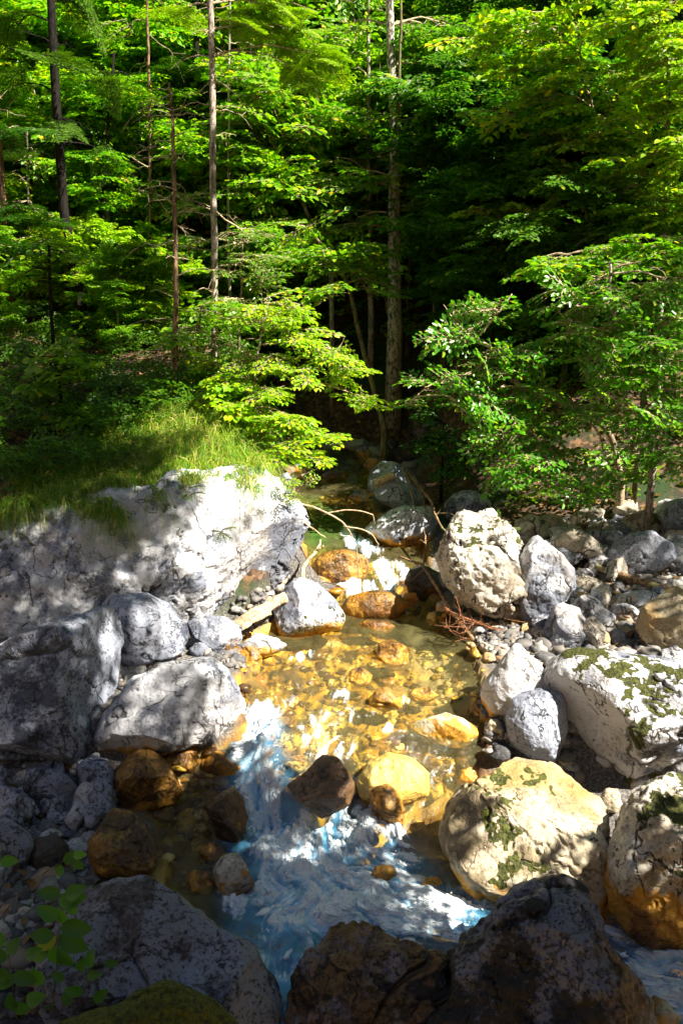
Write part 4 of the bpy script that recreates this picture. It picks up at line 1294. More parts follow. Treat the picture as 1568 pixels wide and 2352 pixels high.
# ------------------------------------------------------------------ the trees of the left bank
plant('spruce', 'thickest dark spruce trunk on the left, leaning left at the top', 'tree',
      [(105, -330, 12.0), (118, 0, 12.0), (150, 480, 12.1), (205, 800, 12.2)], 26, 'dark', 'needle', 'spruce',
      [(40, 60, 12.6, 80, 3), (200, 40, 12.8, 80, 3), (30, 200, 12.5, 70, 2), (220, 190, 12.6, 70, 2), (60, 350, 12.4, 70, 2), (240, 350, 12.6, 60, 2), (60, -120, 12.5, 130, 5), (180, -150, 12.5, 130, 5), (110, 560, 11.6, 60, 2), (150, 300, 11.7, 50, 2), (120, 130, 11.6, 50, 2)], wr=0.12, spr=0.8, stubs=34, flat=0.4, lift=-0.25, dense=1)
plant('spruce', 'slim dark trunk at the far left edge of the forest', 'tree', [(-25, 60, 11.5), (5, 400, 11.5), (18, 600, 11.5), (32, 752, 11.5)], 19, 'red', 'needle', 'spruce',
      [(20, 300, 11.3, 70, 3), (-10, 480, 11.3, 80, 3), (50, 560, 11.3, 60, 2)], wr=0.12, spr=0.9, stubs=16, flat=0.4)
plant('spruce', 'straight pale grey spruce trunk with dead twigs, tallest on the left bank', 'tree',
      [(484, -330, 10.1), (486, 0, 10.1), (488, 400, 10.1), (489, 780, 10.1), (487, 885, 10.1)], 17, 'pale', 'needle', 'larch',
      [(560, 60, 10.3, 70, 5), (640, 90, 10.4, 70, 5), (610, 10, 10.3, 80, 5), (700, 50, 10.4, 70, 4), (740, 130, 10.4, 60, 4), (680, 160, 10.4, 50, 3), (420, 20, 10.4, 60, 2), (640, -80, 10.3, 110, 4)],
      wr=0.12, dense=1.3, spr=0.55, stubs=46, flat=0.4, lift=-0.15, top=0.65)
plant('dead_tree', 'thin reddish snag with bare twigs left of the straight pale trunk', 'tree',
      [(389, 190, 9.7), (396, 330, 9.7), (402, 520, 9.7), (405, 900, 9.7)], 13, 'red', stubs=34, top=0.35)
plant('spruce', 'dark trunk leaning behind the straight pale trunk', 'tree', [(458, -300, 14.5), (452, 100, 14.5), (440, 330, 14.5), (424, 520, 14.5), (410, 800, 14.5)], 20, 'dark', 'needle', 'spruce',
      [(420, 180, 14.3, 70, 3), (500, 240, 14.3, 70, 3), (400, 330, 14.3, 70, 3), (500, 420, 14.3, 60, 2)], wr=0.12, spr=1.1, stubs=12, flat=0.4)
plant('beech_tree', 'small pale-stemmed beech on the bank tip with yellow-green sprays over the water', 'tree',
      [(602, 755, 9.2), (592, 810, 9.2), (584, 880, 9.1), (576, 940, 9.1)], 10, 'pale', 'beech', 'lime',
      [(640, 740, 9.2, 60, 5), (700, 770, 9.3, 60, 6), (760, 800, 9.4, 55, 6), (810, 850, 9.5, 50, 5), (840, 915, 9.5, 35, 4), (640, 830, 9.1, 50, 4), (700, 860, 9.1, 45, 3), (620, 900, 8.9, 45, 4), (665, 960, 8.7, 50, 6), (715, 1000, 8.7, 45, 5),
       (650, 1030, 8.5, 45, 5), (690, 1050, 8.5, 35, 3), (600, 960, 8.8, 45, 4), (560, 820, 9.3, 50, 4), (620, 690, 9.4, 60, 4), (560, 720, 9.4, 55, 3), (690, 700, 9.4, 50, 3)], spr=0.42, flat=0.4, tilt=0.18)
plant('beech_tree', 'tall mottled pale beech trunk in the middle of the forest', 'tree',
      [(888, -330, 13.4), (895, 0, 13.4), (906, 300, 13.4), (902, 500, 13.4), (905, 740, 13.4)], 27, 'mottled', 'beech', 'beech',
      [(760, 80, 13.8, 80, 6), (840, 200, 14.0, 60, 5), (970, 230, 13.8, 80, 6), (800, 280, 13.6, 70, 6), (870, 350, 14.0, 70, 6), (985, 360, 13.6, 70, 6), (780, 400, 13.4, 70, 6), (960, 440, 13.6, 50, 4), (1020, 160, 13.8, 80, 6), (820, 500, 13.4, 55, 5),
       (740, 540, 13.3, 60, 5), (1040, 60, 13.8, 90, 6), (800, -20, 13.8, 100, 6), (975, 60, 13.8, 70, 5), (850, 420, 13.2, 35, 2), (930, 190, 13.1, 35, 2), (1050, 280, 13.8, 70, 5), (1080, 400, 13.8, 60, 4), (880, 260, 13.1, 25, 1)], spr=0.68, limb=0.018, stubs=14)
plant('beech_tree', 'slender companion stem just right of the mottled pale trunk', 'tree', [(918, -200, 13.2), (920, 100, 13.2), (916, 400, 13.2), (920, 760, 13.2)], 9, 'olive', 'beech', 'beech',
      [(960, 520, 13.4, 40, 3), (1000, 470, 13.4, 45, 4)], spr=0.7)
plant('beech_tree', 'slender leaning stem rising from the dark ravine left of centre', 'tree',
      [(700, 520, 12.0), (770, 600, 11.9), (800, 660, 11.8), (830, 790, 11.7), (882, 985, 11.6)], 12, 'olive', 'beech', 'beech',
      [(720, 590, 11.6, 70, 6), (790, 600, 11.6, 70, 6), (850, 640, 11.7, 60, 5), (740, 660, 11.5, 50, 4), (820, 570, 11.8, 60, 5), (680, 520, 11.9, 60, 4), (640, 600, 11.6, 60, 4)], spr=0.6)
for lab, kn, w in (('dark slim trunk in the ravine, first right of the leaning stem', [(865, 420, 14), (882, 640, 14), (908, 800, 14)], 11),
                   ('dark slim trunk in the ravine, nearly below the mottled trunk', [(905, 480, 14.6), (916, 640, 14.6), (922, 790, 14.6)], 9),
                   ('dark slim trunk in the ravine, rightmost of the three', [(940, 500, 14.3), (937, 660, 14.3), (934, 820, 14.3)], 8)):
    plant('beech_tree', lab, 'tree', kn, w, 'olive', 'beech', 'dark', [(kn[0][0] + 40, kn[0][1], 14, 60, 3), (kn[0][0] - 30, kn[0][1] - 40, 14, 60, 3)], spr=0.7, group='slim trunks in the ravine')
plant('beech_tree', 'pale leaning stem with dead twigs between the pale trunk and the mottled trunk', 'tree',
      [(555, 150, 13.6), (580, 220, 13.6), (612, 300, 13.6), (640, 365, 13.6), (700, 480, 13.6), (760, 640, 13.5)], 9, 'pale', 'beech', 'beech',
      [(600, 180, 13.3, 80, 7), (680, 220, 13.4, 80, 7), (560, 270, 13.2, 70, 6), (740, 300, 13.4, 80, 7), (640, 400, 13.2, 80, 7), (560, 420, 13.1, 70, 5), (720, 420, 13.2, 70, 6), (600, 520, 13, 70, 5), (680, 560, 13, 60, 4), (540, 350, 13.1, 60, 4)],
      spr=0.72, stubs=24)
plant('rowan_tree', 'rowan sapling with feathery leaves right of the straight pale trunk', 'tree',
      [(560, 540, 10.4), (556, 640, 10.4), (552, 760, 10.4), (550, 880, 10.4)], 7, 'olive', 'alder', 'alder',
      [(560, 540, 10.3, 60, 5), (600, 590, 10.3, 50, 4), (540, 610, 10.2, 50, 4), (420, 470, 10.2, 50, 3), (620, 640, 10.3, 40, 3), (450, 560, 10.2, 40, 3), (540, 690, 10.2, 50, 4)], spr=0.42, wr=0.2)
plant('maple_tree', 'maple sapling with pointed leaves in the shaded left undergrowth', 'tree',
      [(128, 830, 9.0), (140, 900, 9.0), (143, 1010, 8.9)], 7, 'dark', 'maple', 'beech',
      [(110, 870, 8.9, 45, 4), (160, 850, 8.9, 40, 3), (170, 940, 8.8, 45, 4), (195, 985, 8.7, 35, 4), (130, 820, 9, 40, 3), (185, 1015, 8.6, 30, 2)], spr=0.36, wr=0.42)
plant('maple_tree', 'broad-leaved maple sapling in sun at the foot of the pale trunk', 'tree',
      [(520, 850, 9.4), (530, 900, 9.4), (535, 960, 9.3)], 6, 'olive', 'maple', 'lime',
      [(500, 880, 9.2, 40, 4), (545, 870, 9.2, 40, 4), (590, 950, 9.0, 40, 4), (470, 830, 9.4, 35, 3), (560, 930, 9.0, 40, 3)], spr=0.34, wr=0.42)
for lab, kn, w, bk in (('thin dark stem rising through the left undergrowth', [(112, 560, 10.5), (122, 760, 10.5), (140, 960, 10.4)], 11, 'dark'),
                       ('short pale thin stem in the middle of the left wood', [(250, 640, 13), (256, 740, 13), (246, 880, 13)], 11, 'pale'),
                       ('thin brown stem between the reddish snag and the pale trunk', [(462, 700, 9.9), (456, 800, 9.9), (452, 900, 9.9)], 8, 'red'),
                       ('thin dark stem close behind the thickest spruce', [(185, 240, 13.2), (170, 500, 13.2), (150, 800, 13.2)], 12, 'dark')):
    plant('young_tree', lab, 'tree', kn, w, bk, 'beech', 'beech', [(kn[0][0] + 30, kn[0][1] + 20, kn[0][2], 60, 4), (kn[0][0] - 40, kn[0][1] + 60, kn[0][2], 50, 3)], spr=0.6, stubs=12)

for lab, kn, w, bk in (('thin pale stem between the far left trunk and the thickest spruce', [(62, 300, 12.8), (66, 560, 12.8), (60, 800, 12.8)], 9, 'pale'),
                       ('thin dark stem just right of the thickest spruce, curving', [(262, 120, 13.0), (240, 420, 13.0), (228, 800, 13.0)], 11, 'dark'),
                       ('thin brown stem left of the reddish snag, reaching the top', [(335, -60, 13.2), (345, 400, 13.2), (340, 850, 13.2)], 10, 'red'),
                       ('thin pale stem right of the straight pale trunk, half its width', [(528, -60, 13.0), (522, 380, 13.0), (530, 850, 13.0)], 8, 'pale'),
                       ('thin pale stem left of the mottled trunk among leaves', [(848, -60, 14.0), (846, 300, 14.0), (852, 720, 14.0)], 12, 'pale'),
                       ('thin grey stem right of the mottled trunk beside a dark gap', [(1000, 420, 13.6), (996, 600, 13.6), (998, 800, 13.6)], 8, 'pale')):
    plant('young_tree', lab, 'tree', kn, w, bk, 'beech', 'beech', [(kn[0][0] + 40, kn[0][1] + 60, kn[0][2] + .3, 50, 2), (kn[0][0] - 40, kn[0][1] + 120, kn[0][2] + .3, 50, 2)], spr=0.55, stubs=14)

# ------------------------------------------------------------------ the right bank
plant('maple_tree', 'forked young tree with slender stems at the upper right', 'tree',
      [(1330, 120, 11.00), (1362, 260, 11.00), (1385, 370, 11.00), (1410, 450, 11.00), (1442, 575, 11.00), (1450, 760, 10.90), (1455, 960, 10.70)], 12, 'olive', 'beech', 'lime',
      [(1120, 80, 11.00, 80, 6), (1210, 50, 10.90, 80, 7), (1180, 160, 10.90, 70, 6), (1270, 130, 10.70, 80, 8), (1350, 60, 10.80, 90, 8), (1240, 230, 10.80, 70, 6), (1330, 210, 10.60, 80, 7), (1160, 260, 11.10, 60, 4), (1260, 320, 10.90, 60, 5), (1350, 320, 10.60, 70, 6),
       (1420, 170, 10.60, 80, 7), (1290, 440, 10.80, 55, 5), (1180, 470, 11.10, 50, 4), (1250, 490, 10.90, 50, 4), (1400, 280, 10.60, 70, 5), (1120, 490, 11.20, 40, 3), (1320, 390, 10.70, 50, 4)], spr=0.5, leafk=1.15, wr=0.34,
      extra=[([(1440, 290, 10.90), (1442, 420, 10.90), (1440, 580, 10.90)], 8), ([(1125, 480, 11.20), (1250, 475, 11.10), (1330, 480, 11.00), (1410, 485, 11.00)], 5)])
plant('maple_tree', 'tallest slim upright tree near the right picture edge', 'tree',
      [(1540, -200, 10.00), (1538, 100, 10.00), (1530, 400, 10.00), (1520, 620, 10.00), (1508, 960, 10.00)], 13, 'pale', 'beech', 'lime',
      [(1480, 40, 10.00, 90, 7), (1550, 80, 9.90, 90, 8), (1500, 150, 9.80, 80, 7), (1560, 220, 9.80, 80, 7), (1490, 270, 9.90, 70, 6), (1540, 350, 9.80, 80, 7), (1470, 380, 10.00, 70, 5), (1550, 450, 9.80, 70, 6), (1500, 490, 9.90, 60, 4), (1600, 150, 9.90, 90, 6), (1610, 350, 9.80, 90, 6),
       (1400, -60, 10.20, 110, 6), (1540, -80, 10.00, 120, 7)], spr=0.5, leafk=1.15, wr=0.34)
plant('young_tree', 'thin leaning stem behind the forked young tree, upper right', 'tree', [(1470, 380, 10.4), (1500, 450, 10.4), (1530, 560, 10.4), (1560, 760, 10.3)], 9, 'olive', 'beech', 'dark',
      [(1450, 430, 10.3, 60, 4), (1520, 520, 10.3, 60, 4), (1400, 540, 10.3, 60, 4), (1330, 560, 10.5, 60, 3)], spr=0.55)
plant('alder_bush', 'sunlit alder bush with pale twisted limbs reaching left over the boulders', 'bush',
      [(1040, 715, 9.0), (1080, 775, 9.0), (1130, 800, 8.95), (1170, 865, 8.9), (1240, 910, 8.9), (1330, 945, 8.9), (1400, 1000, 8.9), (1425, 1110, 8.9)], 15, 'twig', 'alder', 'alder',
      [(1060, 770, 9, 45, 5), (1120, 720, 9, 50, 5), (1010, 770, 9, 30, 2), (980, 890, 8.9, 40, 3), (1050, 860, 8.9, 55, 5), (1120, 830, 8.8, 60, 6), (1190, 820, 8.8, 60, 5), (1080, 930, 8.7, 60, 6), (1160, 920, 8.7, 65, 7), (1240, 880, 8.8, 55, 5), (1230, 970, 8.6, 60, 6),
       (1120, 1010, 8.6, 50, 5), (1190, 1040, 8.5, 60, 6), (1280, 1040, 8.5, 60, 6), (1140, 1080, 8.5, 40, 4), (1320, 960, 8.6, 55, 5), (1260, 1100, 8.4, 50, 4), (1330, 1110, 8.4, 45, 4), (940, 920, 8.9, 25, 2)], spr=0.40, wr=0.30, dense=1.45, leafk=1.15, flat=0.75, tilt=0.55, part=('limb', 'foliage'),
      extra=[([(1175, 675, 9), (1140, 720, 9), (1100, 770, 9)], 7), ([(935, 930, 8.8), (985, 885, 8.85), (1060, 860, 8.9), (1150, 870, 8.9)], 7), ([(1095, 1090, 8.5), (1160, 1050, 8.6), (1230, 970, 8.7), (1260, 920, 8.8)], 8),
             ([(1018, 700, 9), (1040, 735, 9), (1075, 770, 9)], 6), ([(1385, 1050, 8.5), (1370, 990, 8.6), (1330, 950, 8.8)], 7), ([(1070, 830, 8.9), (1110, 850, 8.9), (1165, 862, 8.9)], 6)])
plant('alder_bush', 'dense bright alder bush filling the right edge above the boulders', 'bush',
      [(1400, 600, 8.4), (1405, 700, 8.4), (1450, 800, 8.4), (1480, 900, 8.4), (1500, 1060, 8.5)], 13, 'pale', 'alder', 'alder',
      [(1290, 660, 8.7, 55, 4), (1340, 700, 8.6, 60, 6), (1400, 640, 8.5, 65, 6), (1460, 680, 8.4, 65, 6), (1530, 640, 8.4, 65, 6), (1300, 760, 8.6, 55, 5), (1380, 770, 8.4, 65, 7), (1450, 770, 8.3, 65, 7), (1530, 740, 8.2, 65, 7), (1340, 850, 8.5, 50, 4), (1420, 860, 8.3, 60, 6), (1500, 850, 8.2, 65, 7),
       (1560, 830, 8.2, 60, 6), (1400, 940, 8.3, 55, 5), (1470, 950, 8.2, 60, 6), (1540, 940, 8.1, 60, 6), (1430, 1030, 8.2, 50, 5), (1500, 1040, 8.1, 55, 5), (1560, 1050, 8.1, 50, 5), (1390, 1100, 8.2, 45, 4), (1460, 1110, 8.1, 40, 3)], spr=0.40, wr=0.30, dense=1.45, leafk=1.15, flat=0.8, tilt=0.55, part=('limb', 'foliage'),
      extra=[([(1285, 720, 8.6), (1330, 750, 8.5), (1400, 790, 8.4), (1470, 880, 8.4)], 8), ([(1560, 980, 8.1), (1505, 1000, 8.2), (1495, 1040, 8.3)], 8), ([(1500, 800, 8.3), (1506, 880, 8.35), (1500, 990, 8.4)], 12),
             ([(1360, 900, 8.4), (1400, 840, 8.4), (1410, 790, 8.4), (1400, 740, 8.4)], 7), ([(1567, 1060, 8.1), (1520, 1050, 8.15), (1495, 1000, 8.2)], 8)])
plant('alder_bush', 'taller alder bush with big leaves at right below the forked young tree', 'bush',
      [(1500, 560, 9.0), (1490, 700, 9.0), (1480, 860, 9.0)], 9, 'olive', 'beech', 'beech',
      [(1260, 600, 9.2, 45, 4), (1310, 610, 9.1, 50, 5), (1360, 590, 9.1, 45, 4), (1430, 580, 9.0, 55, 5), (1490, 570, 8.9, 60, 6), (1550, 560, 8.9, 65, 6), (1540, 620, 8.8, 60, 5)], spr=0.45, leafk=1.15, wr=0.34, part=('limb', 'foliage'))
plant('shrub', 'dim low shrub between the tall grey block and the alder bush', 'bush', [(1010, 1010, 10.0), (1015, 1060, 10.0)], 6, 'dark', 'alder', 'dark',
      [(985, 1020, 9.8, 40, 4), (1040, 1000, 9.9, 45, 4), (1080, 1050, 9.6, 50, 5), (1040, 1080, 9.5, 40, 3), (1000, 960, 10.1, 40, 3)], spr=0.4, wr=0.28, part=('limb', 'foliage'))
# ------------------------------------------------------------------ the forest on the far slope: a few kinds, each tree an object of its own
def wild_tree(name, label, h, kind, leaf, bark, seed, crown_from=0.18, spread=0.32, n=34, scale=1.0, wr=0.30, leafk=1.0, thin=1.0, flat=0.5, twigs=False, sub=5):
    rg = np.random.default_rng(seed)
    e = empty(name, (0, 0, 0))
    g = Geo()
    line = smooth_line([(0, 0, -0.5), (rg.normal() * .1, rg.normal() * .1, h * .3), (rg.normal() * .25, rg.normal() * .25, h * .65), (rg.normal() * .3, rg.normal() * .3, h)], 20)
    g.tube(line, np.linspace(0.014 * h + .02, 0.015, 20), 9, jitter=0.06, seed=seed)
    cr = Crown(kind, seed + 9, wr, leafk, 0.2, thin)
    for k in range(n):
        t = crown_from + (1 - crown_from) * (k + rg.random()) / n
        a = k * 2.4 + rg.uniform(-.5, .5)
        p = line[int(t * 19)]
        env = (math.sin(math.pi * min(1, (t - crown_from) / (1 - crown_from) * .86 + .12)) ** 0.7) if kind != 'needle' else (1.05 - (t - crown_from) / (1 - crown_from)) ** .8
        L = spread * h * env * rg.uniform(.7, 1.15)
        d = np.array([math.cos(a), math.sin(a), rg.uniform(.1, .55) if kind != 'needle' else rg.uniform(-.25, 0)])
        end = p + d * L
        ln = cr.branch(p, end, 0.02, 0.006, n=7, seg=4)
        m = max(2, int(L / (0.42 * scale)) + 1)
        for j in range(m):
            q = ln[min(6, 1 + int((j + rg.random()) / m * 6))]
            for s in range(sub if kind != 'needle' else 2):
                o = d * np.array([1, 1, .15]) + rg.normal(size=3) * np.array([.75, .75, .2])
                cr.spray(q + rg.normal(size=3) * .22 * scale * np.array([1, 1, flat]), o, scale * rg.uniform(.7, 1.2), twigs=twigs)
    v = np.concatenate(cr.lv)
    g.add(np.concatenate(cr.wood.v), np.concatenate(cr.wood.q))
    child_geo(g, 'trunk', BARK[bark], e)
    child_mesh('crown', v, np.concatenate(cr.lq), LEAF[leaf], e)
    return tag(e, label, 'tree')


def copy_tree(src, loc, rz, sc, label=None, group=None):
    c = src.copy()
    COL.objects.link(c)
    c.location = loc
    c.rotation_euler = (0, 0, rz)
    c.scale = (sc, sc, sc)
    for ch in src.children:
        k = ch.copy()
        COL.objects.link(k)
        k.parent = c
    if label:
        c['label'] = label
    if group:
        c['group'] = group
    return c


KIND = [wild_tree('beech_tree', 'leafy green beech among the crowded trees on the far slope', 6.5, 'beech', 'beech', 'pale', 11, scale=0.72, leafk=1.1, n=30),
        wild_tree('beech_tree', 'yellow-green beech among the crowded trees on the far slope', 5.5, 'maple', 'lime', 'olive', 12, scale=0.66, leafk=1.0, wr=.36, n=30, spread=.36, sub=6),
        wild_tree('spruce', 'dark spruce among the crowded trees on the far slope', 9.5, 'needle', 'spruce', 'dark', 13, crown_from=.08, spread=.2, n=64, scale=1.0, wr=.13),
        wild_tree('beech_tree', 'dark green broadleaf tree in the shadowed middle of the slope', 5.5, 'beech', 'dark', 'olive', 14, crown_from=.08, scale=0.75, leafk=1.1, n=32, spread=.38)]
GRP = ['green beeches on the far slope', 'yellow-green beeches on the far slope', 'dark spruces on the far slope', 'shadowed broadleaf trees on the far slope']
placed = [0, 0, 0, 0]


def wild(k, u, y, sc, rz=None):
    """a tree of kind k standing under column u at distance y"""
    x = (u - 784) / FOC * (y * math.cos(PITCH) + .3)
    z = float(tz(x, y))
    rz = RNG.uniform(0, 6.28) if rz is None else rz
    if placed[k] == 0:
        o = KIND[k]
        o.location = (x, y, z - .05)
        o.rotation_euler = (0, 0, rz)
        o.scale = (sc, sc, sc)
        o['group'] = GRP[k]
    else:
        o = copy_tree(KIND[k], (x, y, z - .05), rz, sc)
    placed[k] += 1
    return o


for k, u, y, sc in [
    # left wood and middle
    (1, -10, 14.0, 0.60), (0, 125, 14.1, 0.54), (0, 275, 13.6, 0.57), (0, 434, 14.4, 0.62), (1, 544, 14.1, 0.69), (0, -106, 15.9, 0.76), (0, 5, 16.0, 0.74), (1, 128, 16.1, 0.67), (0, 314, 15.9, 0.81),
    (0, 478, 15.5, 0.81), (1, 557, 15.0, 0.72), (1, 771, 15.5, 0.75), (1, 878, 15.6, 0.70), (1, -37, 17.7, 0.87), (1, 132, 18.2, 0.73), (1, 272, 17.8, 0.76), (1, 414, 18.2, 0.87), (1, 576, 18.1, 0.87),
    (1, 660, 17.0, 0.94), (0, 806, 17.4, 0.74), (1, 947, 17.3, 0.92), (0, -160, 20.1, 1.08), (0, 60, 19.8, 1.11), (1, 199, 19.6, 0.86), (0, 294, 19.5, 1.01), (1, 487, 19.7, 0.93), (0, 628, 19.7, 1.14),
    (0, 783, 19.9, 1.01), (0, 972, 20.1, 1.04), (0, 1069, 19.9, 1.07), (1, -67, 22.9, 1.02), (1, 125, 22.8, 1.20), (0, 255, 22.3, 1.14), (1, 382, 23.2, 1.04), (1, 621, 23.6, 1.14), (1, 757, 22.3, 0.95),
    (0, 902, 22.7, 1.09), (0, 1091, 22.7, 1.06), (1, -118, 27.0, 1.16), (0, 18, 26.9, 1.07), (0, 262, 26.8, 1.18), (1, 428, 26.9, 1.15), (1, 601, 26.4, 1.32), (0, 761, 26.3, 1.19), (1, 911, 26.9, 1.42),
    (0, 1068, 26.8, 1.14),
    (1, 60, 12.9, .3), (0, 285, 11.4, .22), (1, 350, 11.8, .25), (0, -10, 11.0, .25), (1, 230, 12.6, .3),
    (2, 330, 27, 1.0), (2, 80, 28, 1.0), (2, 700, 29, 1.0),
    # dark heart and right
    (3, 1010, 14.4, .6), (3, 1100, 13.6, .65), (3, 1190, 12.8, .6), (3, 1150, 15, .65), (3, 1060, 15.6, .65), (3, 1280, 12.4, .6), (3, 1380, 11.9, .55), (3, 1260, 14, .65), (3, 1490, 11.4, .55), (3, 1370, 13.8, .6), (3, 1480, 13.4, .6),
    (0, 1140, 18.5, .8), (0, 1230, 17.0, .65), (0, 1250, 20.5, .8), (3, 1340, 16, .65), (3, 1450, 15.5, .65), (0, 1380, 22, .9), (0, 1150, 24, 1.0), (3, 1560, 14.5, .6), (3, 1600, 12.0, .5), (0, 1500, 19, .7), (0, 1260, 26, 1.1), (0, 1420, 26, 1.1), (0, 1330, 18.5, .7),
    (3, 1090, 12.4, .5), (3, 1180, 11.6, .5), (3, 1290, 10.9, .5)]:
    wild(k, u, y, sc)

# trees standing outside the picture whose shade falls into it
TR = []
for x, y, sc, k in TR:
    c = copy_tree(KIND[k], (x, y, float(tz(x, y)) - .05), 1.3 * x, sc)


def shade_tree(label, root, clusters, seed, via=None):
    """a leaning broadleaf tree beside the camera; its boughs hang over the stream above the picture"""
    e = empty('beech_tree', root)
    cr = Crown('beech', seed, 0.32, 1.2, 0.25)
    top = np.mean([c[:3] for c in clusters], 0)
    line = smooth_line([np.array(root) + [0, 0, -.3]] + [np.array(p) for p in via] + [top], 18) if via else smooth_line([np.array(root) + [0, 0, -.3], np.array(root) * .8 + top * .2 + [0.3, 0, 1.2], np.array(root) * .45 + top * .55 + [.4, 0, .8], top], 18)
    g = Geo()
    g.tube(line, np.linspace(.16, .04, 18), 9, jitter=.06, seed=seed)
    for x, y, z, r, ns, s in clusters:
        c = np.array([x, y, z])
        cr.cluster(c, r, ns, s, line[np.argmin(np.linalg.norm(line - c, axis=1))], flat=.5, limb=.03)
    g.add(np.concatenate(cr.wood.v), np.concatenate(cr.wood.q))
    child_geo(g, 'trunk', BARK['olive'], e)
    child_mesh('crown', np.concatenate(cr.lv), np.concatenate(cr.lq), LEAF['beech'], e)
    return tag(e, label, 'tree')


def toward(u, v, h, z=None):
    """the place h metres above a spot of the picture along the sun's ray"""
    p = foot(u, v) if z is None else at_z(u, v, z)
    return p + SUN_DIR * (h / SUN_DIR[2])


def shade(spots):
    out = []
    for u, v, h, r, ns, s in spots:
        p = toward(u, v, h)
        out.append((p[0], p[1], p[2], r, ns, s))
    return out


shade_tree('leaning beech on the near right bank, its boughs hanging over the stream', (5.2, 2.6, .3), shade([
    (640, 1970, 5.2, .3, 5, .5), (740, 2000, 5.1, .25, 2, .5), (840, 2060, 4.8, .27, 3, .5), (700, 2100, 5.0, .27, 3, .5), (600, 2060, 5.3, .3, 4, .5), (940, 2090, 4.6, .3, 4, .5), (640, 2200, 5.1, .35, 6, .55), (830, 1960, 5.0, .25, 3, .45), (1230, 2280, 4.2, .5, 22, .65), (1080, 2330, 4.3, .45, 18, .6), (930, 2340, 4.6, .4, 14, .6), (790, 2310, 4.8, .35, 10, .6), (640, 2300, 5.0, .35, 5, .6), 
    (600, 2300, 5, .6, 24, .7), (1350, 2300, 4.0, .5, 18, .7), (1250, 2190, 4.2, .3, 8, .55), (1400, 2350, 4, .5, 16, .7)]), 901)
shade_tree('tall beech behind the camera, shading the left foreground', (-2.9, 1.6, 1.6), shade([
    (480, 2250, 6.0, .7, 30, .75), (330, 2250, 6.2, .7, 30, .75), (180, 2250, 6.4, .7, 30, .75), (60, 2200, 6.6, .7, 30, .75), (470, 2080, 6.0, .35, 7, .6), (330, 2080, 6.2, .55, 18, .7), (150, 2060, 6.4, .55, 20, .7), (30, 1980, 6.6, .55, 20, .7), (60, 2090, 6.5, .5, 16, .7), (120, 2260, 6.4, .5, 18, .7), (250, 2170, 6.3, .5, 16, .7), (400, 2330, 6.0, .5, 16, .7), (420, 2150, 6, .45, 12, .7), (200, 1960, 6.3, .4, 9, .65),
    (440, 1920, 6.0, .4, 9, .65), (300, 1930, 6.2, .4, 9, .65), (120, 1900, 6.4, .45, 14, .7)]), 902, [(-2.9, 1.6, 3.5), (-1.5, 1.4, 6.0)])
shade_tree('old beech over the gorge, dappling the left boulders', (-4.2, 4.6, .8), shade([
    (120, 1800, 7.6, .45, 12, .6), (30, 1650, 7.7, .45, 11, .6), (150, 1600, 7.6, .4, 4, .55), (60, 1490, 7.7, .45, 12, .6), (240, 1520, 7.5, .32, 2, .5), (330, 1450, 7.4, .28, 2, .5), (20, 1380, 7.7, .5, 14, .6), (150, 1450, 7.6, .4, 5, .6), (330, 1640, 7.4, .3, 2, .5),
    (430, 1600, 7.3, .25, 1, .5), (480, 1660, 7.2, .25, 1, .5), (180, 1700, 7.6, .35, 3, .55), (60, 1240, 7.7, .5, 14, .6), (170, 1220, 7.6, .4, 9, .6), (300, 1250, 7.5, .32, 5, .5), (440, 1320, 7.4, .15, 1, .4), (240, 1330, 7.5, .28, 4, .5),
    (230, 1420, 7.5, .3, 2, .5), (350, 1780, 7.4, .3, 5, .5), (500, 1880, 7, .3, 6, .5), (100, 1330, 7.6, .35, 6, .55), (150, 950, 6.5, .6, 18, .65), (40, 900, 6.5, .6, 18, .65), (260, 900, 6.3, .5, 12, .65), (90, 1060, 6.6, .6, 18, .65), (210, 1070, 6.5, .45, 10, .6), (20, 1130, 6.8, .5, 12, .6), (60, 820, 6.5, .6, 20, .65), (180, 840, 6.4, .5, 14, .65), (130, 1010, 6.5, .5, 14, .6), (260, 1060, 6.4, .4, 9, .6), (-20, 1000, 6.7, .5, 14, .6), (400, 1430, 7.4, .2, 1, .5)]), 903, [(-4.2, 4.5, 4.0), (-2.4, 4.2, 7.4), (-.2, 4.4, 8.6)])

shade_tree('unseen beech added on the right slope to dapple the rubble below the bushes', (7.6, 6.2, .8), shade([
    (1280, 1250, 6.2, .3, 4, .5), (1400, 1230, 6.2, .35, 6, .5), (1500, 1220, 6.2, .35, 7, .5), (1570, 1290, 6.2, .3, 5, .5), (1360, 1290, 6.2, .25, 4, .5), (1450, 1300, 6.2, .3, 5, .5), (1290, 1370, 6.1, .25, 3, .5), (1380, 1380, 6.1, .3, 5, .5),
    (1480, 1380, 6.1, .3, 4, .5), (1560, 1400, 6.1, .3, 4, .5), (1330, 1450, 6.0, .25, 3, .5), (1430, 1460, 6.0, .3, 4, .5), (1520, 1460, 6.0, .25, 3, .5), (1260, 1330, 6.2, .2, 3, .45), (1060, 1160, 6.4, .35, 6, .5), (1150, 1180, 6.3, .25, 3, .45), (960, 1130, 6.5, .35, 6, .5),
    (930, 1210, 6.5, .25, 3, .45), (1220, 1210, 6.3, .3, 4, .5), (1000, 1080, 6.5, .35, 7, .5)]), 904)  # unseen tree added for the dappled shade on the right bank

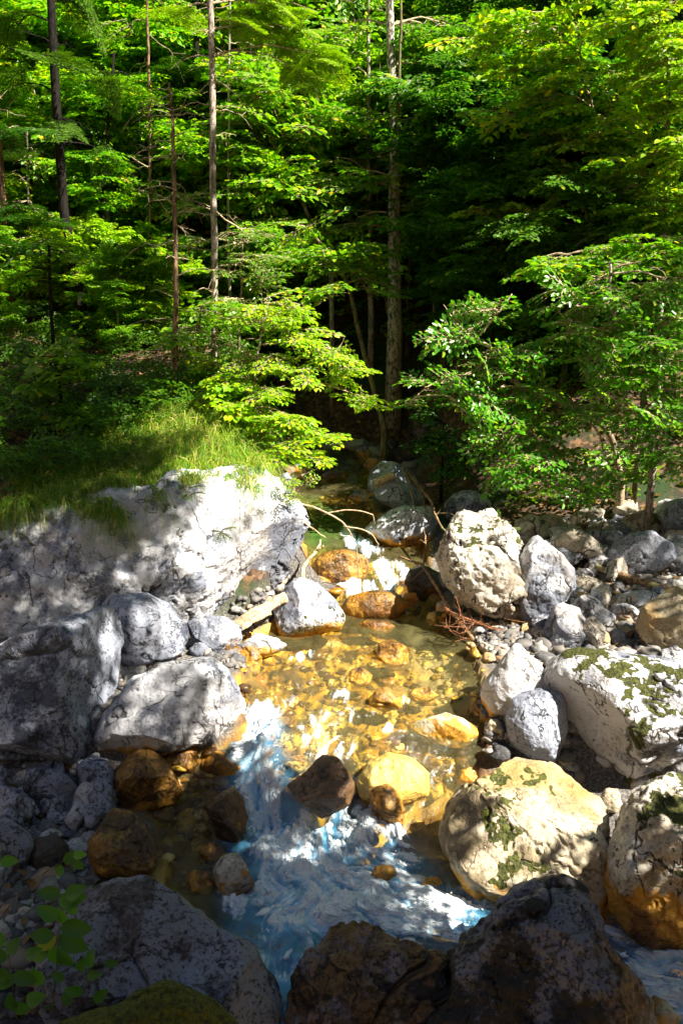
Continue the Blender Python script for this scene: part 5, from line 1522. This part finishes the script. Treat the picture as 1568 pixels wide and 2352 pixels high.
# ------------------------------------------------------------------ grass, undergrowth, litter
def poly_points(poly, n, rg):
    P = np.array(poly, float)
    lo, hi = P.min(0), P.max(0)
    out = []
    while len(out) < n:
        q = rg.uniform(lo, hi, (n * 2, 2))
        ins = np.zeros(len(q), bool)
        j = len(P) - 1
        for i in range(len(P)):
            c = ((P[i, 1] > q[:, 1]) != (P[j, 1] > q[:, 1])) & (q[:, 0] < (P[j, 0] - P[i, 0]) * (q[:, 1] - P[i, 1]) / (P[j, 1] - P[i, 1] + 1e-12) + P[i, 0])
            ins ^= c
            j = i
        out.extend(q[ins].tolist())
    return np.array(out[:n])


def blades(root, dirn, ln, w, seed, droop=1.0):
    """curved grass blades: 5-joint ribbons"""
    rg = np.random.default_rng(seed)
    n = len(root)
    dirn = unit(dirn)
    side = unit(np.cross(dirn, rg.normal(size=(n, 3))))
    hz = np.stack([dirn[:, 0] + rg.normal(size=n) * .3, dirn[:, 1] + rg.normal(size=n) * .3, np.zeros(n)], 1)
    rows = []
    for k, t in enumerate((0, .28, .55, .8, 1.0)):
        c = root + dirn * (ln * t)[:, None] * (1 - .25 * t) + hz * (ln * t * t * .45)[:, None] - np.array([0, 0, 1]) * (ln * t * t * t * .75 * droop)[:, None]
        ww = (w * (1 - t) ** .7 + .0004)[:, None]
        rows.append(c - side * ww)
        rows.append(c + side * ww)
    v = np.stack(rows, 1).reshape(-1, 3)
    k = np.arange(n)[:, None] * 10
    q = np.concatenate([k + np.array([a, a + 1, a + 3, a + 2]) for a in (0, 2, 4, 6)], 1).reshape(-1, 4)
    return v, q


rg = np.random.default_rng(55)
gp = poly_points([(330, 900), (480, 880), (600, 930), (650, 1000), (655, 1080), (600, 1090), (520, 1085), (480, 1100), (380, 1110), (300, 1130), (180, 1140), (60, 1150), (40, 1080), (200, 1020), (330, 960)], 2200, rg)
gp = np.concatenate([gp, poly_points([(400, 1000), (640, 990), (650, 1080), (560, 1075), (480, 1095), (380, 1110), (330, 1120), (350, 1050)], 1500, rg)])
gp = np.concatenate([gp, poly_points([(430, 930), (560, 930), (650, 1010), (650, 1080), (520, 1080), (430, 1090), (400, 1010)], 700, rg)])
ft = foot_many(gp[:, 0], gp[:, 1])
tuft = ft + rg.normal(size=ft.shape) * .03
tuft[:, 2] = tz(tuft[:, 0], tuft[:, 1]) - .02
nb = 7
root = np.repeat(tuft, nb, 0) + rg.normal(size=(len(tuft) * nb, 3)) * np.array([.025, .025, 0])
dirn = np.array([0.05, -.35, 1.0]) + rg.normal(size=root.shape) * np.array([.45, .4, .15])
ln = rg.uniform(.14, .46, len(root)) * np.repeat(rg.uniform(.6, 1.2, len(tuft)) * np.where(np.arange(len(tuft)) >= len(tuft) - 700, 1.5, 1.0), nb)
v, q = blades(root, dirn, ln, rg.uniform(.0022, .0045, len(root)), 5, 1.1)
wo_, _, _ = ROCKS['wall']
wvx = np.zeros(len(wo_.data.vertices) * 3, dtype=np.float32)
wo_.data.vertices.foreach_get('co', wvx)
wnx = np.zeros_like(wvx)
wo_.data.vertices.foreach_get('normal', wnx)
wvx, wnx = wvx.reshape(-1, 3) + np.array(wo_.location), wnx.reshape(-1, 3)
dv = wvx - EYE
dep = dv @ FWD
su, sv = 784 + dv[:, 0] / dep * FOC, 1176 - (dv @ UPV) / dep * FOC
lip = np.interp(su, [-60, 60, 200, 330, 400, 470, 540, 610, 660], [1215, 1205, 1190, 1165, 1120, 1125, 1105, 1105, 1090])
lip = lip + 28 * vnoise(np.stack([su / 35, 0 * su, 0 * su], 1), 4)
sel = np.where((sv < lip) & (wnx[:, 2] > 0.05) & (wnx[:, 1] < .75) & (su < 655))[0]
cw = np.clip(vnoise(wvx[sel] * 5.0, 8) + .25, .02, 1) ** 1.5
sel = rg.choice(sel, min(len(sel), 1900), replace=False, p=cw / cw.sum())
tuft2 = wvx[sel] - wnx[sel] * .01
nb = 8
root2 = np.repeat(tuft2, nb, 0) + rg.normal(size=(len(tuft2) * nb, 3)) * .014
dir2 = np.repeat(wnx[sel], nb, 0) * .6 + np.array([0.1, -.25, .75]) + rg.normal(size=root2.shape) * np.array([.45, .3, .2])
ln2 = rg.uniform(.10, .42, len(root2)) * np.repeat(rg.uniform(.5, 1.25, len(tuft2)), nb)
v2, q2 = blades(root2, dir2, ln2, rg.uniform(.002, .004, len(root2)), 6, 1.9)
v, q = np.concatenate([v, v2]), np.concatenate([q, q2 + len(v)])
gr = mesh_obj('grass', v, q, LEAF['grass'], smooth=False)
tag(gr, 'long drooping grass with straw-coloured tips on the left bank edge', 'grass', kind='stuff')

# leafy undergrowth of the left terrace and the slopes
cr = Crown('alder', 71, 0.32, 1.0, .35)
up_ = poly_points([(-60, 800), (120, 780), (330, 800), (480, 860), (640, 900), (640, 960), (420, 960), (330, 1020), (200, 1080), (60, 1150), (-60, 1160)], 420, rg)
up_ = np.concatenate([up_, poly_points([(-60, 720), (250, 730), (520, 760), (640, 800), (640, 900), (330, 830), (120, 800), (-60, 810)], 260, rg)])
uf = foot_many(up_[:, 0], up_[:, 1])
uf[:, 2] = tz(uf[:, 0], uf[:, 1])
for p in uf:
    hgt = rg.uniform(.05, .38)
    cr.spray(p + [0, 0, hgt], rg.normal(size=3) * [1, 1, .25] + [0, -.3, .1], rg.uniform(.22, .42), twigs=False)
v, q = np.concatenate(cr.lv), np.concatenate(cr.lq)
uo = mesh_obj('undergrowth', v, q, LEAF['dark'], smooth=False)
tag(uo, 'low shaded leafy undergrowth covering the left bank terrace', 'undergrowth', kind='stuff')
cr = Crown('beech', 72, 0.32, 1.0, .35)
for _ in range(1300):
    x, y = rg.uniform(-9, 9), rg.uniform(12.5, 24)
    if abs(x - .2) < 1.2 and y < 14.5:
        continue
    cr.spray(np.array([x, y, float(tz(x, y)) + rg.uniform(.05, .5)]), rg.normal(size=3) * [1, 1, .2] + [0, -.3, .1], rg.uniform(.4, .8), twigs=False)
for _ in range(160):
    x, y = rg.uniform(1.6, 5), rg.uniform(9.2, 12.5)
    cr.spray(np.array([x, y, float(tz(x, y)) + rg.uniform(.05, .4)]), rg.normal(size=3) * [1, 1, .2] + [0, -.3, .1], rg.uniform(.3, .5), twigs=False)
uo = mesh_obj('forest_undergrowth', np.concatenate(cr.lv), np.concatenate(cr.lq), LEAF['beech'], smooth=False)
tag(uo, 'leafy undergrowth covering the floor of the far slope', 'undergrowth', kind='stuff')

n = 11000
x = rg.uniform(-6, 7, n)
y = rg.uniform(7.2, 20, n)
xl, xr, _l = chan(y)
ok = ((x > xr + .5) & (x > 1.0)) | (y > 12.2) | ((x < xl - .6) & (y > 8))
x, y = x[ok], y[ok]
b = np.stack([x, y, tz(x, y) + .015], 1)
bp = np.concatenate([poly_points([(1180, 1200), (1568, 1180), (1568, 1500), (1240, 1500), (1180, 1400)], 260, rg), poly_points([(-30, 1760), (240, 1780), (200, 2300), (-30, 2330)], 200, rg)])
bp = foot_many(bp[:, 0], bp[:, 1])
bp[:, 2] = tz(bp[:, 0], bp[:, 1]) + rg.uniform(.03, .07, len(bp))
b = np.concatenate([b, bp])
v, q = leaf_mesh(b, rg.normal(size=b.shape) * [1, 1, .25], rg.normal(size=b.shape) * .35 + [0, 0, 1], rg.uniform(.05, .1, len(b)), .34)
lo = mesh_obj('fallen_leaves', v, q, LEAF['litter'], smooth=False)
tag(lo, 'brown fallen leaves lying on the forest floor', 'leaf litter', kind='stuff')

# gravel
def gravel(name, label, polys, size, mat=None):
    D, F = ico(2)
    V, T, k = [], [], 0
    for poly, cnt in polys:
        pp = poly_points(poly, cnt, rg)
        ft = foot_many(pp[:, 0], pp[:, 1])
        ft[:, 2] = tz(ft[:, 0], ft[:, 1])
        for p in ft:
            s = size * math.exp(rg.normal() * .45)
            m = D * (s * rg.uniform(.6, 1.25, 3) * [1, 1, .55 if mat else .7]) * (1 + .18 * rg.normal(size=(len(D), 1)))
            a = rg.uniform(0, 6.28)
            m = m @ np.array([[math.cos(a), -math.sin(a), 0], [math.sin(a), math.cos(a), 0], [0, 0, 1]])
            V.append(m + p + [0, 0, s * (-.05 if mat else .25) + rg.uniform(0, .02)])
            T.append(F + k)
            k += len(D)
    o = mesh_obj(name, np.concatenate(V), np.concatenate(T), mat or M_PEB)
    return tag(o, label, 'gravel', kind='stuff')


def pebble_material():
    n = NT('pebbles')
    c = n.ramp(n.island(), [(0, (0.035, 0.035, 0.04)), (.3, (0.11, 0.11, 0.12)), (.5, (0.18, 0.145, 0.11)), (.65, (0.26, 0.25, 0.23)), (.85, (0.42, 0.40, 0.37)), (1, (0.34, 0.20, 0.10))])
    c = n.mix(n.rng(n.noise(40, 3), .45, .7), c, (.16, .15, .14))
    return n.finish(n.principled(Base_Color=c, Roughness=.7))


def cobble_material():
    n = NT('stream_cobbles')
    c = n.ramp(n.island(), [(0, (0.04, 0.018, 0.006)), (.3, (0.13, 0.055, 0.010)), (.48, (0.40, 0.20, 0.018)), (.68, (0.62, 0.39, 0.05)), (.9, (0.64, 0.50, 0.19)), (1, (0.5, 0.16, 0.02))])
    c = n.mix(n.rng(n.noise(34, 3), .4, .7), c, (.10, .05, .012))
    return n.finish(n.principled(Base_Color=c, Roughness=.4))


M_COB = cobble_material()
M_PEB = pebble_material()
gravel('gravel', 'pale rounded pebbles filling the gravel bar between the right bank boulders',
       [([(1180, 1470), (1400, 1400), (1568, 1430), (1568, 1520), (1400, 1510), (1230, 1510)], 900), ([(1330, 1320), (1568, 1320), (1568, 1400), (1400, 1420)], 500), ([(1120, 1470), (1240, 1470), (1260, 1540), (1130, 1520)], 600), ([(1100, 1600), (1300, 1600), (1330, 1800), (1250, 1830), (1110, 1740)], 500),
        ([(1000, 1430), (1200, 1440), (1180, 1480), (1060, 1480)], 350), ([(530, 1400), (660, 1340), (680, 1400), (560, 1460)], 200), ([(1300, 1190), (1568, 1180), (1568, 1320), (1320, 1280)], 250)], .026)
gravel('gravel', 'bluish shaded pebbles on the left gravel bar between boulders',
       [([(-40, 1740), (220, 1760), (260, 1860), (200, 2080), (-40, 2120)], 2600), ([(-40, 2080), (180, 2060), (140, 2330), (-40, 2340)], 1200), ([(430, 1490), (560, 1490), (560, 1540), (480, 1530)], 300), ([(230, 1500), (430, 1500), (300, 1600)], 350)], .022)
gravel('stream_cobbles', 'golden and brown cobbles lying on the stream bed under clear water',
       [([(560, 1500), (700, 1430), (800, 1360), (980, 1370), (1060, 1440), (1110, 1540), (1100, 1680), (1060, 1800), (900, 1850), (640, 1800), (550, 1650)], 650), ([(380, 1800), (540, 1760), (560, 1900), (540, 2050), (420, 2060), (370, 1950)], 260),
        ([(700, 1180), (860, 1180), (960, 1280), (940, 1360), (740, 1350)], 120), ([(660, 1080), (880, 1080), (850, 1180), (690, 1180)], 120)], .035, M_COB)
gravel('gravel', 'dim cobbles along the far waterline behind the outcrop', [([(650, 1060), (900, 1020), (960, 1080), (860, 1075), (660, 1110)], 180)], .06)
# ------------------------------------------------------------------ driftwood, fallen branches and the near sprout
def stick(name, label, cat, paths, mat, seed, twigs=0, parts=None):
    """dead wood: paths are (knots (u, v, Y), width in picture units at the thick end, taper)"""
    rg = np.random.default_rng(seed)
    g = Geo()
    first = None
    for kn, w, tp in paths:
        p = trunk_line(kn, 18, wob=.018, seed=seed) if not isinstance(kn[0], np.ndarray) else smooth_line(kn, 18)
        if first is None:
            first = p
        r = w * depth_scale(p[0][1], p[0][2]) / 2
        g.tube(p, np.linspace(r, r * tp, 18), 8, jitter=.10, seed=seed)
        for _ in range(twigs):
            k = rg.integers(3, 17)
            d = rg.normal(size=3) * [1, .7, .8] + [0, 0, .3]
            q = p[k] + d * rg.uniform(.04, .16)
            g.tube(smooth_line([p[k], (p[k] + q) / 2 + rg.normal(size=3) * .015, q], 5), np.linspace(.0045, .0015, 5), 4, cap=False)
    loc = first.mean(0)
    v = np.concatenate(g.v)
    fl = ([np.concatenate(g.q)] if g.q else []) + ([np.concatenate(g.t)] if g.t else [])
    o = mesh_obj(name, v, fl, BARK[mat], None, tuple(loc))
    return tag(o, label, cat)


stick('driftwood_log', 'split weathered orange-brown log jammed under the outcrop', 'log', [([(655, 1372, 7.25), (610, 1398, 7.1), (570, 1418, 7.0), (520, 1440, 6.85)], 26, .8), ([(640, 1385, 7.15), (600, 1415, 7.0), (550, 1440, 6.85)], 14, .7), ([(622, 1408, 7.0), (585, 1430, 6.9), (548, 1448, 6.8)], 10, .6)], 'drift', 1)
stick('driftwood_stick', 'short bleached stick standing between outcrop and amber rock', 'stick', [([(697, 1330, 7.5), (700, 1300, 7.6), (722, 1270, 7.7), (736, 1240, 7.8)], 12, .4), ([(722, 1270, 7.7), (742, 1252, 7.7)], 5, .5)], 'drift', 2)
stick('twig', 'bare arching twig dangling from the outcrop over the green pool', 'twig',
      [([(664, 1150, 7.9), (720, 1165, 7.9), (775, 1195, 7.9), (805, 1240, 7.9), (822, 1300, 7.9), (820, 1345, 7.9)], 5, .35), ([(740, 1180, 7.9), (795, 1170, 7.9), (850, 1182, 7.9), (860, 1205, 7.9)], 3.5, .4), ([(785, 1207, 7.9), (835, 1218, 7.9), (862, 1250, 7.9), (875, 1282, 7.9)], 3.5, .4)], 'drift', 3)
stick('twig', 'straight bare twig hanging from the outcrop end', 'twig', [([(664, 1145, 7.8), (690, 1190, 7.8), (720, 1215, 7.8), (748, 1235, 7.8)], 6, .4)], 'drift', 4)
stick('log_piece', 'short broken yellowish log lying on the tall grey block', 'log', [([surf('al', 862, 1112, .03), surf('al', 880, 1101, .03), surf('al', 905, 1090, .03)], 20, .85), ([surf('al', 872, 1106, .05), surf('al', 868, 1094, .10)], 5, .6)], 'drift', 5)
stick('branch', 'long dead branch slanting down from the tall grey block to the water', 'branch', [([(935, 1085, 9.4), (985, 1150, 8.9), (1010, 1200, 8.5), (1030, 1228, 8.3)], 7, .5), ([(955, 1110, 9.2), (975, 1160, 8.9), (985, 1180, 8.8)], 5, .5), ([(925, 1075, 9.4), (945, 1130, 9.0), (957, 1175, 8.7)], 6, .4)], 'trunk', 6, twigs=3)
stick('branch', 'dark fallen branch lying beside the pocked boulder, pale at its lower end', 'branch',
      [([(1128, 1522, 6.75), (1090, 1475, 6.95), (1050, 1425, 7.1), (1000, 1350, 7.4), (970, 1300, 7.7), (950, 1290, 7.8), (915, 1278, 7.9)], 12, .4), ([(972, 1300, 7.7), (974, 1250, 7.8), (972, 1215, 7.9)], 5, .5), ([(1030, 1400, 7.2), (1040, 1380, 7.2), (1036, 1345, 7.3)], 4, .4)], 'trunk', 7, twigs=3)
stick('branch', 'thin reddish branch lying across the gravel below the pocked boulder', 'branch',
      [([(1310, 1490, 6.9), (1230, 1475, 6.95), (1150, 1450, 7.0), (1080, 1425, 7.05), (1020, 1400, 7.1)], 9, .5), ([(1200, 1465, 6.95), (1240, 1400, 7.1), (1272, 1360, 7.2)], 6, .4), ([(1090, 1430, 7.0), (1060, 1455, 6.9), (1020, 1440, 6.95)], 4, .4), ([(1180, 1470, 6.9), (1140, 1492, 6.8), (1120, 1500, 6.75)], 4, .4)], 'rust', 8, twigs=9)
stick('twigs_heap', 'loose tangle of fine reddish twigs caught on the fallen branches', 'twigs',
      [([(1020, 1395, 7.05), (1060, 1420, 7.0), (1110, 1430, 6.95)], 3, .4), ([(1045, 1370, 7.1), (1056, 1410, 7.05), (1050, 1450, 6.95)], 3, .4), ([(1020, 1440, 6.95), (1050, 1462, 6.9), (1090, 1470, 6.9)], 3, .4), ([(1075, 1400, 7.1), (1090, 1430, 7.0), (1130, 1440, 6.95)], 2.5, .4)], 'rust', 9, twigs=3)
stick('fallen_trunk', 'fallen bare trunk reaching in from the right edge above the gravel', 'log', [([(1660, 1405, 7.0), (1568, 1372, 7.3), (1480, 1338, 7.6), (1400, 1312, 7.9), (1375, 1302, 8.0), (1366, 1288, 8.05)], 22, .75)], 'trunk', 10)
ro = Geo()
rg = np.random.default_rng(66)
C = at_y(1352, 1290, 8.1)
for _ in range(70):
    a = C + rg.normal(size=3) * [.08, .05, .1]
    b = a + rg.normal(size=3) * [.12, .08, .18]
    ro.tube(smooth_line([a, (a + b) / 2 + rg.normal(size=3) * .03, b], 6), np.linspace(.008, .002, 6), 4, cap=False)
o = ro.build('root_mass', BARK['dark'], None, tuple(C))
tag(o, 'dark tangled root mass at the broken end of the fallen trunk', 'roots')
stick('branch', 'lichen-yellow dead branch lying on the slope above the right boulders', 'branch', [([(1320, 1212, 8.6), (1370, 1170, 8.9), (1410, 1140, 9.1), (1432, 1115, 9.2)], 9, .7)], 'olive', 11, twigs=4)
stick('branch', 'thin bare twig standing on the gravel by the tan-veined block', 'twig', [([(1382, 1455, 7.2), (1385, 1420, 7.2), (1386, 1395, 7.2)], 4, .5)], 'rust', 12)
stick('branch', 'grey stick lying among the far cobbles at the waterline', 'stick', [([(690, 1092, 11.0), (730, 1075, 11.2), (765, 1062, 11.4)], 4, .6)], 'pale', 13)

# small plants on the stones
for lab, pts, kind, leaf, wr in (
    ('green tuft of leaves hanging at the outcrop end over the pool', [(660, 1100, 7.75), (672, 1125, 7.7), (690, 1135, 7.7), (655, 1140, 7.6), (700, 1115, 7.8)], 'alder', 'lime', .3),
    ('little fern tuft on the top of the pocked boulder', [(1140, 1195, 7.7), (1155, 1205, 7.65), (1165, 1215, 7.6)], 'alder', 'alder', .3),
    ('yellowish herb tuft by the moss edge of the largest white boulder', [(1262, 1488, 6.75), (1275, 1484, 6.75)], 'alder', 'lime', .3),
    ('green tuft growing from a crack high on the outcrop', [(438, 1120, 6.75), (445, 1132, 6.7), (430, 1135, 6.7)], 'alder', 'beech', .2),
    ('tiny fern in the seam on the outcrop face', [(505, 1222, 6.85), (512, 1216, 6.85)], 'alder', 'beech', .2)):
    c = np.array([at_y(*p) for p in pts])
    e = empty('herb', tuple(c.mean(0)))
    tag(e, lab, 'plant')
    cr = Crown(kind, len(lab), wr, 1.0, .5)
    for q in c:
        for _ in range(2):
            cr.spray(q, rg.normal(size=3) * [1, .6, .4] + [0, -.4, .3], .15 if len(pts) > 3 else .11)
    child_geo(cr.wood, 'stems', BARK['olive'], e)
    child_mesh('leaves', np.concatenate(cr.lv), np.concatenate(cr.lq), LEAF[leaf], e)

# the shaded sprout in the near left corner
def big_leaf(base, d, nrm, ln, wr=.3):
    d, s = unit(np.asarray(d, float)), None
    s = unit(np.cross(nrm, d))
    u = np.cross(d, s)
    V, Q = [], []
    ts = np.linspace(0, 1, 9)
    wd = np.sin(np.pi * ts ** .8) ** .8 * wr * ln
    for t, w in zip(ts, wd):
        c = base + d * ln * t - u * ln * .22 * t * t
        for k in (-1, -.5, 0, .5, 1):
            V.append(c + s * w * k + u * (abs(k) * w * .25))
    for i in range(8):
        for k in range(4):
            a = i * 5 + k
            Q.append((a, a + 1, a + 6, a + 5))
    return np.array(V), np.array(Q)


def sprout(label, stems, leaves, Y):
    g, lf = Geo(), Geo()
    base = at_y(*stems[0][0], Y)
    e = empty('leafy_sprout', tuple(base))
    tag(e, label, 'plant')
    for st in stems:
        p = smooth_line([at_y(u, v, Y + .02 * i) for i, (u, v) in enumerate(st)], 14)
        g.tube(p, np.linspace(.004, .002, 14), 6)
    for u, v, ang, ln in leaves:
        a = math.radians(ang)
        b = at_y(u, v, Y + rg.uniform(-.05, .05))
        V, Q = big_leaf(b, [math.cos(a), rg.uniform(-.35, .1), math.sin(a)], np.array([rg.normal() * .3, -.75, .6]), ln * depth_scale(Y, 1.5))
        lf.add(V, Q)
    child_geo(g, 'stems', BARK['olive'], e)
    child_geo(lf, 'leaves', LEAF['dark'], e)


sprout('shaded leafy sprout in the bottom left corner', [[(120, 2330), (130, 2230), (135, 2140), (140, 2070)], [(0, 2110), (50, 2050), (110, 2000), (180, 1960)], [(40, 2340), (30, 2260), (20, 2190)], [(180, 2340), (195, 2270), (205, 2215)]],
       [(135, 2075, 20, 70), (135, 2085, -80, 70), (140, 2055, 160, 55), (150, 2060, 35, 60), (135, 2110, 150, 60), (140, 2130, -5, 75), (130, 2150, -150, 60), (135, 2150, -20, 80), (130, 2170, -95, 70), (125, 2150, 175, 60), (135, 2180, -60, 60),
        (150, 1985, 60, 40), (170, 1965, 20, 35), (165, 1970, -40, 40), (140, 1985, -100, 35), (20, 2190, 60, 55), (20, 2200, 160, 55), (30, 2240, -10, 60), (205, 2220, 80, 50), (200, 2240, 20, 40), (0, 2180, 100, 60), (25, 2250, 140, 60),
        (180, 2230, 60, 45), (190, 2280, 150, 45), (60, 2300, 30, 60), (100, 2260, 120, 50), (-5, 1965, 100, 60), (0, 1980, 10, 45), (60, 2200, 40, 50), (70, 2320, 150, 55), (95, 2300, 10, 55), (150, 2310, 70, 50), (150, 2250, 160, 40), (215, 2300, 40, 45), (30, 2320, 90, 55), (240, 2215, 0, 35), (-10, 2260, 20, 60), (110, 2190, 200, 45), (160, 2100, 60, 45)], 3.3)
# ------------------------------------------------------------------ camera, sun and sky
cam = bpy.data.cameras.new('camera')
cam.sensor_fit = 'VERTICAL'
cam.sensor_height = 36
cam.lens = 18 * FOC / 1176
cam.clip_start = 0.05
cam.clip_end = 500
co = bpy.data.objects.new('camera', cam)
COL.objects.link(co)
co.location = EYE
co.rotation_euler = (math.pi / 2 - PITCH, 0, 0)
scene.camera = co

sun = bpy.data.lights.new('sun', 'SUN')
sun.energy = 5.0
sun.angle = R(0.5)
sun.color = (1.0, 0.93, 0.80)
so = bpy.data.objects.new('sun', sun)
COL.objects.link(so)
so.rotation_euler = Vector(SUN_DIR).to_track_quat('Z', 'Y').to_euler()

world = bpy.data.worlds.new('World')
scene.world = world
world.use_nodes = True
wt = world.node_tree
wt.nodes.clear()
sky = wt.nodes.new('ShaderNodeTexSky')
sky.sky_type = 'NISHITA'
sky.sun_disc = False
sky.sun_elevation = SUN_EL
sky.sun_rotation = math.atan2(SUN_DIR[0], SUN_DIR[1])
sky.air_density = 0.4
sky.dust_density = 0.3
sky.ozone_density = 5.0
bg = wt.nodes.new('ShaderNodeBackground')
bg.inputs['Strength'].default_value = 0.065
wo = wt.nodes.new('ShaderNodeOutputWorld')
wt.links.new(sky.outputs[0], bg.inputs['Color'])
wt.links.new(bg.outputs[0], wo.inputs['Surface'])

scene.view_settings.view_transform = 'Standard'
scene.view_settings.look = 'None'
scene.view_settings.exposure = EXPOSURE
scene.view_settings.gamma = 1
cy = scene.cycles
cy.max_bounces = 5
cy.diffuse_bounces = 2
cy.transmission_bounces = 3
cy.use_adaptive_sampling = True
cy.adaptive_threshold = 0.03
cy.transparent_max_bounces = 12
cy.use_denoising = True
cy.sample_clamp_indirect = 6
cy.caustics_reflective = False
cy.caustics_refractive = False
